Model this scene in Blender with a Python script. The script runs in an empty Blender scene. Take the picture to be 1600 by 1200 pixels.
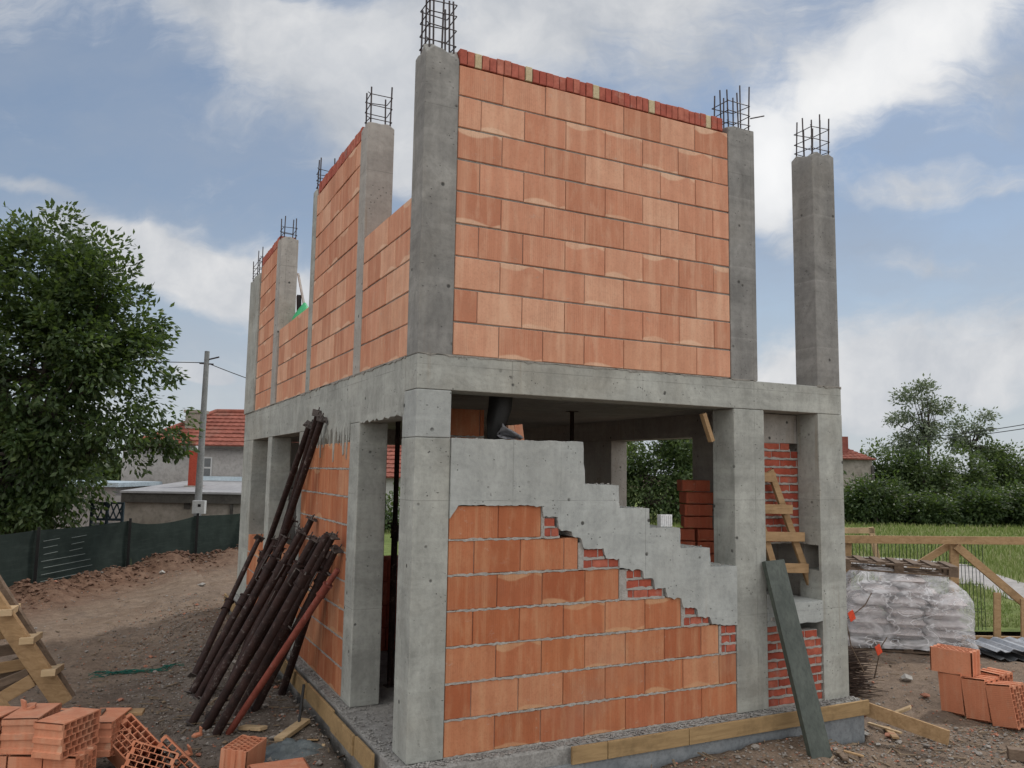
import bpy, math, random
from mathutils import Vector, Matrix, noise
random.seed(7)
R = random.Random(11)
scene = bpy.context.scene
COL = scene.collection
rad = math.radians

# ------------------------------------------------------------------ camera
CAM = Vector((-1.9393, -5.4339, 2.0105)); F = 1257.2
FW = Vector((0.44240, 0.89044, 0.10678)); RT = Vector((0.89468, -0.44643, 0.01602)); UP = Vector((-0.06193, -0.08845, 0.99415))
cam_d = bpy.data.cameras.new('camera'); cam = bpy.data.objects.new('camera', cam_d); COL.objects.link(cam)
cam_d.sensor_width = 36; cam_d.lens = F / 1600 * 36; cam_d.clip_end = 2000; cam_d.clip_start = .05
m = Matrix((RT, UP, -FW)).transposed().to_4x4(); m.translation = CAM
cam.matrix_world = m; scene.camera = cam
def ray(px, py): return FW + RT * (px - 800) / F - UP * (py - 600) / F
def at(px, py, depth): return CAM + ray(px, py) * depth
def onz(px, py, z):
    d = ray(px, py); return CAM + d * ((z - CAM.z) / d.z)
def onx(px, py, x):
    d = ray(px, py); return CAM + d * ((x - CAM.x) / d.x)
def ony(px, py, y):
    d = ray(px, py); return CAM + d * ((y - CAM.y) / d.y)
YAW = math.atan2(RT.y, RT.x)      # local frames that face the camera side

# ------------------------------------------------------------------ mesh helper
class MB:
    def __init__(s): s.v = []; s.f = []; s.uv = []; s.sm = []; s.mi = []
    def add(s, vs, fs, uvs=None, smooth=False, mi=0):
        o = len(s.v); s.v += [Vector(p) for p in vs]
        for i, f in enumerate(fs):
            s.f.append([o + k for k in f]); s.uv.append(uvs[i] if uvs else None); s.sm.append(smooth); s.mi.append(mi)
    def box(s, x0, x1, y0, y1, z0, z1, M=None, mi=0):
        vs = [Vector((x, y, z)) for z in (z0, z1) for y in (y0, y1) for x in (x0, x1)]
        if M: vs = [M @ p for p in vs]
        fs = [(0, 2, 3, 1), (4, 5, 7, 6), (0, 1, 5, 4), (2, 6, 7, 3), (0, 4, 6, 2), (1, 3, 7, 5)]
        s.add(vs, fs, [[(0, 0), (0, 1), (1, 1), (1, 0)], [(0, 0), (1, 0), (1, 1), (0, 1)], [(0, 0), (1, 0), (1, 1), (0, 1)],
                       [(0, 0), (0, 1), (1, 1), (1, 0)], [(0, 0), (0, 1), (1, 1), (1, 0)], [(0, 0), (1, 0), (1, 1), (0, 1)]], mi=mi)
    def beam(s, p0, p1, w, h, up=(0, 0, 1), mi=0, jit=0):
        p0 = Vector(p0); p1 = Vector(p1); d = (p1 - p0); L = d.length; d.normalize()
        up = Vector(up); a = d.cross(up)
        if a.length < 1e-4: a = d.cross(Vector((1, 0, 0)))
        a.normalize(); b = a.cross(d)
        M = Matrix((d, a, b)).transposed().to_4x4(); M.translation = p0
        s.box(0, L, -w / 2, w / 2, -h / 2, h / 2, M, mi)
    def tube(s, p0, p1, r, n=10, r2=None, caps=True, mi=0):
        p0 = Vector(p0); p1 = Vector(p1); r2 = r if r2 is None else r2
        s.path([p0, p1], [r, r2], n, caps, mi)
    def path(s, pts, rs, n=8, caps=True, mi=0):
        pts = [Vector(p) for p in pts]
        if not isinstance(rs, (list, tuple)): rs = [rs] * len(pts)
        vs = []; ref = None
        for i, p in enumerate(pts):
            t = (pts[min(i + 1, len(pts) - 1)] - pts[max(i - 1, 0)]).normalized()
            if ref is None: ref = t.orthogonal().normalized()
            a = (ref - t * ref.dot(t))
            a = a.normalized() if a.length > 1e-5 else t.orthogonal().normalized()
            ref = a; b = t.cross(a)
            for k in range(n):
                q = 2 * math.pi * k / n; vs.append(p + (a * math.cos(q) + b * math.sin(q)) * rs[i])
        fs = []
        for i in range(len(pts) - 1):
            for k in range(n):
                k2 = (k + 1) % n; fs.append((i * n + k, i * n + k2, (i + 1) * n + k2, (i + 1) * n + k))
        s.add(vs, fs, smooth=True, mi=mi)
        if caps:
            o = len(vs)
            s.add(vs[:n], [tuple(range(n))[::-1]], mi=mi); s.add(vs[-n:], [tuple(range(n))], mi=mi)
    def prism(s, poly, ax, a0, a1, mi=0):
        def mk(u, w, a): return {0: (a, u, w), 1: (u, a, w), 2: (u, w, a)}[ax]
        n = len(poly)
        vs = [mk(u, w, a0) for u, w in poly] + [mk(u, w, a1) for u, w in poly]
        fs = [tuple(range(n)), tuple(range(n, 2 * n))[::-1]] + [(i, n + i, n + (i + 1) % n, (i + 1) % n) for i in range(n)]
        s.add(vs, fs, mi=mi)
    def block(s, ax, sg, a0, a1, face, thick, z0, z1, ch=.004):
        """a masonry block whose outer face (chamfered) lies at coordinate `face`; ax = axis it runs along, sg = outward sign"""
        def mk(a, d, z): return (a, face + sg * d, z) if ax == 0 else (face + sg * d, a, z)
        q = [(a0, z0), (a1, z0), (a1, z1), (a0, z1)]; qi = [(a0 + ch, z0 + ch), (a1 - ch, z0 + ch), (a1 - ch, z1 - ch), (a0 + ch, z1 - ch)]
        vs = [mk(a, 0, z) for a, z in qi] + [mk(a, -ch, z) for a, z in q] + [mk(a, -thick, z) for a, z in q]
        U = [(0, 0), (1, 0), (1, 1), (0, 1)]; w = (a1 - a0) / .375
        U = [(u * w, v) for u, v in U]
        fs = [(0, 1, 2, 3), (8, 9, 10, 11)]; uv = [U, U]
        for i in range(4):
            j = (i + 1) % 4
            fs += [(i, 4 + i, 4 + j, j), (4 + i, 8 + i, 8 + j, 4 + j)]; uv += [[U[i], U[i], U[j], U[j]]] * 2
        s.add(vs, fs, uv)
    def build(s, name, mats, parent=None, bevel=0, loc=None, fixn=True):
        if not isinstance(mats, (list, tuple)): mats = [mats]
        off = loc if loc is not None else (Vector(parent.location) if parent and parent.type == 'EMPTY' and parent.get('base') else None)
        if loc is not None: off = Vector(loc)
        if parent is not None and off is None: off = Vector(parent.get('org', (0, 0, 0)))
        if off is None:
            c = [[p[i] for p in s.v] for i in range(3)]
            off = Vector(((min(c[0]) + max(c[0])) / 2, (min(c[1]) + max(c[1])) / 2, min(c[2]))); loc = off
        me = bpy.data.meshes.new(name)
        me.from_pydata([p - off for p in s.v], [], s.f)
        if any(u is not None for u in s.uv):
            l = me.uv_layers.new(name='UVMap'); k = 0
            for fi, f in enumerate(s.f):
                for c in range(len(f)):
                    l.data[k].uv = s.uv[fi][c] if s.uv[fi] else (0, 0); k += 1
        me.polygons.foreach_set('use_smooth', s.sm); me.polygons.foreach_set('material_index', s.mi)
        for mt in mats: me.materials.append(mt)
        if fixn:
            import bmesh
            bm = bmesh.new(); bm.from_mesh(me); bmesh.ops.recalc_face_normals(bm, faces=bm.faces); bm.to_mesh(me); bm.free()
        me.update()
        o = bpy.data.objects.new(name, me); COL.objects.link(o)
        if parent is not None:
            o.parent = parent; o['org'] = list(off)
        elif loc is not None: o.location = loc
        if bevel:
            b = o.modifiers.new('bevel', 'BEVEL'); b.width = bevel; b.segments = 2; b.limit_method = 'ANGLE'; b.angle_limit = rad(50)
        return o

def tag(o, label=None, cat=None, group=None, kind=None):
    for k, v in (('label', label), ('category', cat), ('group', group), ('kind', kind)):
        if v: o[k] = v
    return o
def thing(name, label, cat, loc=(0, 0, 0), group=None):
    o = bpy.data.objects.new(name, None); COL.objects.link(o); o.empty_display_size = .1
    o.location = loc; o['base'] = 1; o['org'] = list(loc)
    return tag(o, label, cat, group)
def copy_tree(o, parent=None):
    c = o.copy(); COL.objects.link(c)
    if parent: c.parent = parent
    for ch in [x for x in bpy.data.objects if x.parent == o]: copy_tree(ch, c)
    return c

# ------------------------------------------------------------------ materials
class NT:
    def __init__(s, name):
        s.m = bpy.data.materials.new(name); s.m.use_nodes = True; s.t = s.m.node_tree; s.t.nodes.clear()
        s.out = s.n('ShaderNodeOutputMaterial')
    def n(s, typ, **kw):
        x = s.t.nodes.new(typ)
        for k, v in kw.items(): setattr(x, k, v)
        return x
    def l(s, a, b): s.t.links.new(a, b)
    def set(s, sock, v):
        if hasattr(v, 'is_linked') or hasattr(v, 'links'): s.l(v, sock)
        else: sock.default_value = v
    def pos(s): return s.n('ShaderNodeNewGeometry').outputs['Position']
    def rnd(s): return s.n('ShaderNodeNewGeometry').outputs['Random Per Island']
    def uv(s): return s.n('ShaderNodeTexCoord').outputs['UV']
    def obj(s): return s.n('ShaderNodeTexCoord').outputs['Object']
    def noise(s, vec, scale, detail=5, rough=.6, dist=0, out='Fac'):
        x = s.n('ShaderNodeTexNoise'); s.l(vec, x.inputs['Vector']); x.inputs['Scale'].default_value = scale
        x.inputs['Detail'].default_value = detail; x.inputs['Roughness'].default_value = rough; x.inputs['Distortion'].default_value = dist
        return x.outputs[out]
    def voro(s, vec, scale, out='Distance', **kw):
        x = s.n('ShaderNodeTexVoronoi', **kw); s.l(vec, x.inputs['Vector']); x.inputs['Scale'].default_value = scale
        return x.outputs[out]
    def map(s, vec, sc=(1, 1, 1), rot=(0, 0, 0), loc=(0, 0, 0)):
        x = s.n('ShaderNodeMapping'); s.l(vec, x.inputs['Vector']); x.inputs['Scale'].default_value = sc
        x.inputs['Rotation'].default_value = rot; x.inputs['Location'].default_value = loc
        return x.outputs[0]
    def ramp(s, fac, stops):
        x = s.n('ShaderNodeValToRGB'); s.l(fac, x.inputs[0]); e = x.color_ramp.elements
        while len(e) < len(stops): e.new(.5)
        for i, (p, c) in enumerate(stops):
            e[i].position = p
            if not isinstance(c, (tuple, list)): c = (c, c, c)
            e[i].color = (c[0], c[1], c[2], 1)
        return x.outputs[0]
    def math(s, op, a, b=None, c=None, clamp=False):
        x = s.n('ShaderNodeMath', operation=op, use_clamp=clamp); s.set(x.inputs[0], a)
        if b is not None: s.set(x.inputs[1], b)
        if c is not None: s.set(x.inputs[2], c)
        return x.outputs[0]
    def mix(s, f, a, b, typ='MIX'):
        x = s.n('ShaderNodeMix', data_type='RGBA', blend_type=typ); s.set(x.inputs[0], f)
        for sock, v in ((x.inputs[6], a), (x.inputs[7], b)):
            if isinstance(v, (tuple, list)): sock.default_value = (v[0], v[1], v[2], 1)
            else: s.l(v, sock)
        return x.outputs[2]
    def sep(s, v):
        x = s.n('ShaderNodeSeparateXYZ'); s.l(v, x.inputs[0]); return x.outputs
    def bsdf(s, col, rough=.9, bump=None, bstr=.3, bdist=.01, metal=0, spec=.3, alpha=None, normal2=None):
        b = s.n('ShaderNodeBsdfPrincipled')
        if isinstance(col, (tuple, list)): b.inputs['Base Color'].default_value = (col[0], col[1], col[2], 1)
        else: s.l(col, b.inputs['Base Color'])
        s.set(b.inputs['Roughness'], rough); s.set(b.inputs['Metallic'], metal); b.inputs['Specular IOR Level'].default_value = spec
        if alpha is not None: s.set(b.inputs['Alpha'], alpha)
        if bump is not None:
            k = s.n('ShaderNodeBump'); k.inputs['Strength'].default_value = bstr; k.inputs['Distance'].default_value = bdist
            s.l(bump, k.inputs['Height']); s.l(k.outputs[0], b.inputs['Normal'])
        s.l(b.outputs[0], s.out.inputs[0]); return s.m

def concrete(name, lo, hi, warm=.3, bands=False):
    k = NT(name); p = k.pos()
    big = k.noise(p, 2.1, 8, .68, .7); fine = k.noise(p, 22, 6, .7)
    c = k.ramp(big, [(.3, lo), (.5, tuple((a + b) / 2 for a, b in zip(lo, hi))), (.7, hi)])
    st = k.noise(k.map(p, (9, 9, .7)), 1, 5, .6)                       # vertical run marks
    if bands:
        zz = k.math('FRACT', k.math('ADD', k.math('MULTIPLY', k.sep(p)[2], 1.55), k.math('MULTIPLY', k.noise(p, 1.5, 3), .05)))
        c = k.mix(k.ramp(zz, [(0, .3), (.02, 0), (.95, 0), (1, .15)]), c, tuple(min(1, x * 1.5) for x in hi))
    c = k.mix(k.ramp(st, [(.45, 0), (.75, .35)]), c, tuple(x * .62 for x in lo))
    brd = k.noise(k.map(p, (.6, .6, 7)), 1, 4, .6)                       # form board bands
    c = k.mix(k.ramp(brd, [(.5, 0), (.72, .3)]), c, tuple(min(1, x * 1.3) for x in hi))
    wm = k.noise(k.map(p, loc=(3, 7, 1)), .9, 4, .6)
    c = k.mix(k.ramp(wm, [(.5, 0), (.8, warm)]), c, (.32, .26, .18))
    c = k.mix(k.ramp(fine, [(.3, .28), (.55, 0)]), c, tuple(x * .55 for x in lo))
    vo = k.voro(p, 7.0); pm = k.noise(p, 2.4, 3)
    pore = k.math('MULTIPLY', k.ramp(vo, [(.07, 1), (.13, 0)]), k.ramp(pm, [(.46, 0), (.52, 1)]))
    vs = k.voro(p, 26.0); pore2 = k.math('MULTIPLY', k.ramp(vs, [(.1, .8), (.18, 0)]), k.ramp(k.noise(p, 5, 2), [(.52, 0), (.6, 1)]))
    pore = k.math('MAXIMUM', pore, pore2)
    xy = k.math('ADD', k.sep(p)[0], k.sep(p)[1]); l1 = k.math('FRACT', k.math('ADD', k.math('MULTIPLY', xy, .83), .37)); l2 = k.math('FRACT', k.math('ADD', k.math('MULTIPLY', k.sep(p)[2], 1.02), .18))
    ln = k.math('MULTIPLY', k.math('MAXIMUM', k.ramp(l1, [(0, 1), (.006, 0)]), k.ramp(l2, [(0, 1), (.007, 0)])), k.ramp(k.noise(p, 1.9, 3), [(.4, 0), (.55, .6)]))
    c = k.mix(ln, c, (.10, .10, .09))
    ru = k.noise(k.map(p, (14, 14, .6), loc=(1, 8, 3)), 1, 3, .5); c = k.mix(k.math('MULTIPLY', k.ramp(ru, [(.62, 0), (.74, .5)]), k.ramp(k.noise(p, .8, 2), [(.5, 0), (.62, 1)])), c, (.22, .15, .09))
    sc1 = k.voro(k.map(p, (3, 3, 9), (0, rad(35), 0)), 2.6); pore = k.math('MAXIMUM', pore, k.math('MULTIPLY', k.ramp(sc1, [(.05, .8), (.1, 0)]), k.ramp(k.noise(p, 1.7, 3), [(.5, 0), (.55, 1)])))
    c = k.mix(pore, c, (.07, .07, .065))
    h = k.math('ADD', k.math('MULTIPLY', fine, .5), k.math('MULTIPLY', pore, -.8))
    h = k.math('ADD', h, k.math('MULTIPLY', big, .8))
    return k.bsdf(c, .92, h, .55, .012, spec=.2)
M_CON = concrete('concrete', (.235, .24, .222), (.44, .45, .415))
M_CONL = concrete('pale_concrete', (.29, .305, .297), (.45, .47, .455), .12)
M_COND = concrete('damp_concrete', (.15, .148, .142), (.31, .305, .29), .2, True)
M_CONI = concrete('bare_concrete', (.27, .255, .235), (.42, .40, .37), .4)

def block_mat(name, cols, pale, groove=.5):
    k = NT(name); r = k.rnd(); uv = k.uv(); p = k.pos()
    c = k.ramp(r, [(i / (len(cols) - 1), x) for i, x in enumerate(cols)])
    n = k.noise(p, 6, 6, .6); c = k.mix(k.ramp(n, [(.3, .35), (.7, 0)]), c, tuple(x * .72 for x in cols[0]))
    n2 = k.noise(k.map(p, (3, 3, .8)), 5, 4, .6); c = k.mix(k.ramp(n2, [(.5, 0), (.8, .4)]), c, pale)
    s = k.sep(uv); u, v = s[0], s[1]
    w = k.noise(k.map(p, (1, 1, .2)), 4.5, 2, .5)
    r2 = k.math('FRACT', k.math('MULTIPLY', r, 17.3)); r3 = k.math('FRACT', k.math('MULTIPLY', r, 41.7))
    vv = k.math('ABSOLUTE', k.math('SUBTRACT', v, k.math('ROUND', r2)))
    arc = k.math('SINE', k.math('MULTIPLY', k.math('FRACT', k.math('ADD', u, k.math('MULTIPLY', r3, .3))), math.pi))
    edge = k.math('SUBTRACT', k.math('ADD', k.math('MULTIPLY', arc, k.math('ADD', k.math('MULTIPLY', r2, .16), .12)), k.math('MULTIPLY', k.math('SUBTRACT', w, .5), .22)), vv)
    msk = k.math('MULTIPLY', k.ramp(edge, [(0, 0), (.05, .85), (.3, 1)]), k.math('MULTIPLY', k.math('GREATER_THAN', r3, .56), k.ramp(k.noise(p, 3.1, 3), [(.3, .45), (.55, 1)])))
    c = k.mix(k.math('MULTIPLY', msk, .75), c, pale)
    sm1 = k.noise(k.map(p, (1, 1, 1.6), loc=(9, 4, 2)), 9, 6, .75); c = k.mix(k.math('MULTIPLY', k.ramp(sm1, [(.6, 0), (.68, .55)]), k.ramp(k.noise(p, 1.6, 2), [(.45, 0), (.6, 1)])), c, (.42, .36, .30))
    fr = k.noise(p, 70, 3, .6); c = k.mix(k.ramp(fr, [(.35, .18), (.5, 0)]), c, tuple(x * .5 for x in cols[0]))
    d = k.noise(p, 1.1, 4, .6); c = k.mix(k.ramp(d, [(.55, 0), (.8, .3)]), c, (.3, .24, .19))
    g = k.math('SINE', k.math('MULTIPLY', u, 2 * math.pi * 21))
    gm = k.math('MULTIPLY', k.ramp(k.math('FRACT', k.math('MULTIPLY', r, 7.7)), [(.35, .05), (.95, .8)]), k.ramp(k.noise(p, 2.2, 3), [(.4, .2), (.65, 1)]))
    stv = k.noise(k.map(p, (11, 11, .5), loc=(5, 2, 0)), 1, 4, .6); c = k.mix(k.ramp(stv, [(.5, 0), (.72, .35)]), c, pale); c = k.mix(k.ramp(stv, [(.28, .3), (.5, 0)]), c, tuple(x * .7 for x in cols[0]))
    h = k.math('ADD', k.math('MULTIPLY', k.math('MULTIPLY', g, gm), .5), k.math('MULTIPLY', n, .8))
    c = k.mix(k.math('MULTIPLY', k.math('MULTIPLY', k.ramp(g, [(0, 1), (.45, 0)]), gm), .18), c, tuple(x * .55 for x in cols[1]))
    return k.bsdf(c, .85, h, groove, .006, spec=.2)
M_BLU = block_mat('pale_clay_block', [(.51, .225, .135), (.62, .305, .195), (.55, .235, .14), (.68, .39, .26), (.59, .28, .175), (.47, .195, .115), (.64, .345, .22)], (.72, .50, .35), .3)
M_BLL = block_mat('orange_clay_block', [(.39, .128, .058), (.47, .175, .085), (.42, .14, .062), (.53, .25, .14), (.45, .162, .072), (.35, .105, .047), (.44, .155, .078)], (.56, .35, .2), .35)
M_BLH = block_mat('hollow_clay_block', [(.55, .2, .11), (.62, .26, .15), (.5, .17, .09)], (.62, .4, .27), .3)
def red_brick(name, cols):
    k = NT(name); r = k.rnd(); p = k.pos()
    c = k.ramp(r, [(i / (len(cols) - 1), x) for i, x in enumerate(cols)])
    n = k.noise(p, 14, 6, .7); c = k.mix(k.ramp(n, [(.35, .6), (.65, 0)]), c, tuple(x * .5 for x in cols[0]))
    d = k.noise(p, 4, 5, .7); c = k.mix(k.ramp(d, [(.58, 0), (.75, .5)]), c, (.35, .3, .26))
    return k.bsdf(c, .9, n, .5, .006, spec=.2)
M_RED = red_brick('red_brick', [(.36, .075, .045), (.44, .12, .075), (.30, .06, .04), (.47, .15, .1), (.40, .09, .055)])
M_SOL = red_brick('red_edge_brick', [(.42, .115, .08), (.49, .16, .115), (.37, .09, .065), (.46, .15, .105), (.52, .2, .14)])
def plain(name, c0, c1, scale=8, rough=.85, bstr=.3, metal=0, spec=.3, stretch=(1, 1, 1), co='pos'):
    k = NT(name); p = k.pos() if co == 'pos' else k.obj(); p = k.map(p, stretch)
    n = k.noise(p, scale, 6, .65); c = k.ramp(n, [(.3, c0), (.7, c1)])
    f = k.noise(p, scale * 7, 4, .6); c = k.mix(k.ramp(f, [(.35, .4), (.55, 0)]), c, tuple(x * .55 for x in c0))
    return k.bsdf(c, rough, k.math('ADD', n, k.math('MULTIPLY', f, .4)), bstr, .01, metal, spec)
M_MORT = plain('mortar', (.2, .19, .17), (.34, .32, .29), 14, .95, .8)
M_MORTL = plain('light_mortar', (.27, .255, .235), (.44, .42, .39), 18, .95, .8)
M_MORTP = plain('pale_yellow_foam', (.46, .37, .22), (.58, .5, .33), 12)
M_CRUMB = plain('crumbled_mortar', (.19, .18, .17), (.36, .35, .33), 9, .95, 1)
M_REBAR = plain('rebar_steel', (.05, .042, .045), (.1, .085, .085), 20, .6, .2, .5)
def rusty(name, a, b, splat=.5):
    k = NT(name); p = k.pos(); n = k.noise(p, 9, 7, .7, .5); c = k.ramp(n, [(.3, a), (.7, b)])
    s = k.noise(p, 23, 6, .75); m2 = k.noise(p, 2.3, 3)
    c = k.mix(k.math('MULTIPLY', k.ramp(s, [(.56, 0), (.64, 1)]), k.ramp(m2, [(.4, 0), (.6, splat)])), c, (.25, .22, .2))
    return k.bsdf(c, .75, k.math('ADD', n, s), .5, .006, .15, .3)
M_PROP = rusty('rusty_steel', (.016, .010, .0095), (.05, .025, .021))
M_PROPR = rusty('red_painted_steel', (.13, .03, .02), (.24, .065, .045), .3)
M_PLATE = rusty('mortar_splashed_steel', (.05, .04, .038), (.13, .11, .1), 1)
def wood(name, a, b, co='pos', sc=(1.5, 14, 14)):
    k = NT(name); p = k.map(k.pos() if co == 'pos' else k.obj(), sc); n = k.noise(p, 1.6, 6, .6, 1.2); c = k.ramp(n, [(.3, a), (.7, b)])
    d = k.noise(k.pos(), 3.5, 5, .7); c = k.mix(k.ramp(d, [(.5, 0), (.75, .6)]), c, tuple(x * .45 for x in a))
    kn = k.voro(k.map(k.pos(), (1, 1, 1)), 4.2); c = k.mix(k.ramp(kn, [(.05, .7), (.1, 0)]), c, (.12, .06, .03))
    return k.bsdf(c, .8, n, .3, .005, spec=.25)
M_WOOD = wood('raw_timber', (.27, .17, .085), (.4, .265, .145))
M_FORM = wood('yellow_form_board', (.25, .165, .08), (.37, .25, .125))
M_WOODO = wood('old_timber', (.1, .07, .05), (.2, .145, .105))
M_WOODL = wood('pale_timber', (.38, .27, .15), (.5, .37, .23))
M_WET = plain('dark_green_wet_plank', (.032, .043, .036), (.085, .1, .085), 5, .5, .5, 0, .4, (1, 1, .6))
M_XPS = plain('blue_foam_board', (.15, .165, .178), (.25, .265, .275), 5)
M_BLACK = plain('black_plastic', (.006, .006, .006), (.014, .013, .013), 6, .5)
M_WHITE = plain('white_paper', (.62, .62, .62), (.75, .75, .75), 6)
M_ORANGE = plain('orange_tag', (.6, .06, .025), (.7, .09, .035), 6)

# ------------------------------------------------------------------ unfinished house
house = thing('unfinished_house', 'two storey roofless house shell of bare concrete columns and orange clay block walls', 'house')
Z1 = 2.84; H = .25; XR = 4.26; YE = 8.2
def ragbox(mb, x0, x1, y0, y1, z0, z1, rag=.02, n=4):
    """box whose top is a rough cast surface"""
    g = {}
    vs = []; fs = []
    for j in range(n + 1):
        for i in range(n + 1):
            e = (i in (0, n)) + (j in (0, n))
            vs.append((x0 + (x1 - x0) * i / n, y0 + (y1 - y0) * j / n, z1 + R.uniform(-rag, rag) - rag * 1.3 * e * R.random())); g[i, j] = len(vs) - 1
    ring = [g[i, 0] for i in range(n + 1)] + [g[n, j] for j in range(1, n + 1)] + [g[i, n] for i in range(n - 1, -1, -1)] + [g[0, j] for j in range(n - 1, 0, -1)]
    o = len(vs)
    for k in ring: vs.append((vs[k][0], vs[k][1], z0))
    for j in range(n):
        for i in range(n): fs.append((g[i, j], g[i + 1, j], g[i + 1, j + 1], g[i, j + 1]))
    L = len(ring)
    for k in range(L): fs.append((ring[k], o + k, o + (k + 1) % L, ring[(k + 1) % L]))
    fs.append(tuple(range(o, o + L)))
    mb.add(vs, fs)
def cage(col, x0, x1, y0, y1, z, h, bars, seed, stray=False):
    q = random.Random(seed); mb = MB(); i = .035
    xs = (x0 + i, x1 - i); ys = (y0 + i, y1 - i); xm = (x0 + x1) / 2; ym = (y0 + y1) / 2
    pts = [(a, b) for a in xs for b in ys]
    if bars == 8: pts += [(xm, ys[0]), (xm, ys[1]), (xs[0], ym), (xs[1], ym)]
    for a, b in pts:
        mb.tube((a, b, z - .05), (a + q.uniform(-.012, .012), b + q.uniform(-.012, .012), z + h * q.uniform(.72, 1.05)), .0075, 6)
    zz = z + .045
    while zz < z + h * .72:
        t = [q.uniform(-.012, .012) for _ in range(4)]
        e = .012
        c4 = [Vector((xs[0] - e, ys[0] - e, zz + t[0])), Vector((xs[1] + e, ys[0] - e, zz + t[1])), Vector((xs[1] + e, ys[1] + e, zz + t[2])), Vector((xs[0] - e, ys[1] + e, zz + t[3]))]
        for a, b in zip(c4, c4[1:] + c4[:1]): mb.tube(a, b, .0045, 5)
        mb.tube(c4[0], c4[0] + Vector((-.03, -.015, .005)), .004, 5)
        zz += q.uniform(.085, .12)
    if stray: mb.tube((x1 - .05, y0 - .01, z + .1), (x1 + .1, y0 - .03, z + .15), .006, 6)
    return mb.build('rebar_cage', M_REBAR, col)
def column(x0, x1, y0, y1, z0, z1, mat=M_CON, rag=0, bars=0, h=.45, seed=1, bev=.008, stray=False, label=None):
    mb = MB()
    ragbox(mb, x0, x1, y0, y1, z0, z1, rag)
    o = mb.build('column', mat, house, bev)
    if bars: cage(o, x0, x1, y0, y1, z1, h, bars, seed, stray)
    if label: o['label'] = label
    return o
# ground floor columns
column(0, .272, 0, .305, 0, 2.236); column(.001, .271, .001, .304, 2.238, 2.584, M_CONL)
column(.0, .26, 1.45, 1.745, 0, 2.408); column(0, .26, 3.72, 3.93, 0, 2.408); column(0, .262, 5.69, 5.97, 0, 2.408)
column(0, .24, 7.29, YE, 0, 2.408)
column(2.937, 3.285, 0, .285, 0, 2.583)
mb = MB()                                                            # right corner column, with a pocket left in its inner face
mb.box(3.95, 4.26, 0, .26, 0, 1.14); mb.box(3.95, 4.26, 0, .03, 1.14, 1.37); mb.box(4.2, 4.26, .03, .26, 1.14, 1.37); mb.box(3.95, 4.26, 0, .26, 1.37, 2.583)
mb.build('column', M_CON, house)
column(4.0, 4.25, 3.54, 3.9, 0, 2.42, M_CONI); column(4.0, 4.25, 7.9, 8.2, 0, 2.42, M_CONI); column(3.2, 3.45, 7.95, 8.19, 0, 2.42, M_CONI); column(1.9, 2.1, 7.95, 8.19, 0, 2.42, M_CONI)
# upper columns
ZT = 5.17
column(0, .27, 0, .25, Z1 + .002, 5.20, concrete('blotchy_concrete', (.15, .148, .142), (.34, .335, .315), .2), .035, 8, .5, 3)
column(0, .256, 1.53, 1.748, Z1 + .002, 5.19, M_CONI, .012, 4, .4, 4)
column(0, .24, 3.546, 3.741, Z1 + .002, 5.19, M_CON, .012, 4, .38, 5)
column(-.02, .206, 5.53, 5.84, Z1 + .002, 5.13, M_CONI, .02, 4, .34, 6)
column(-.02, .24, 7.29, 8.22, Z1 + .002, 5.05, M_CON, .03, 8, .4, 7)
column(2.916, 3.222, 0, .27, Z1 + .002, 5.18, M_COND, .012, 8, .46, 8, stray=True)
column(3.96, 4.25, .0, .27, Z1 + .002, 5.14, M_COND, .02, 8, .42, 9)
# beams and slabs
def part(name, mat, boxes, bev=.006, label=None):
    mb = MB()
    for b in boxes: mb.box(*b)
    o = mb.build(name, mat, house, bev)
    if label: o['label'] = label
    return o
part('beam', M_CON, [(0, XR, 0, .26, 2.586, Z1)])
part('beam', M_CON, [(0, .25, .262, YE, 2.41, Z1)])
part('beam', M_CONI, [(4.01, XR - .002, .262, YE, 2.42, Z1)])
part('beam', M_CONI, [(.252, 4.008, 7.94, YE - .003, 2.42, Z1 - .003)])
part('floor_slab', M_CONI, [(.252, 4.008, .262, 7.938, 2.68, Z1 - .006)], 0)
part('ground_slab', M_CRUMB, [(-.09, 4.31, -.09, 8.3, -.42, -.004)], .02)
for bx_ in [(4.02, 4.24, .27, 1.9, 0, 2.418), (4.021, 4.239, 1.902, 3.538, 0, .9), (4.02, 4.24, 3.91, 7.89, 0, 2.418), (.27, 1.89, 8.0, 8.18, 0, 2.41), (3.46, 3.99, 8.0, 8.18, 0, 2.41)]: part('block_wall', M_CONI, [bx_], 0)
part('foundation_insulation', M_XPS, [(.9, 4.30, -.125, -.093, -.5, -.13), (4.312, 4.34, -.09, .6, -.5, -.13)], .004)

def rock(mb, p, r, q, flat=.7, mi=0):
    vs = []
    for d in ((1, 0, 0), (-1, 0, 0), (0, 1, 0), (0, -1, 0), (0, 0, 1), (0, 0, -1), (.6, .6, .5), (-.6, .55, .5), (.55, -.6, .45), (-.6, -.6, .4)):
        k = r * q.uniform(.6, 1.15); vs.append((d[0] * k, d[1] * k, d[2] * k * flat))
    a = q.uniform(0, 6.3); ca, sa = math.cos(a), math.sin(a)
    vs = [(p[0] + x * ca - y * sa, p[1] + x * sa + y * ca, p[2] + z) for x, y, z in vs]
    fs = [(0, 6, 8), (0, 2, 6), (2, 7, 6), (1, 7, 2), (1, 9, 7), (3, 9, 1), (3, 8, 9), (0, 8, 3), (4, 6, 7), (4, 7, 9), (4, 9, 8), (4, 8, 6), (5, 2, 0), (5, 1, 2), (5, 3, 1), (5, 0, 3)]
    mb.add(vs, fs, mi=mi)
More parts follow.
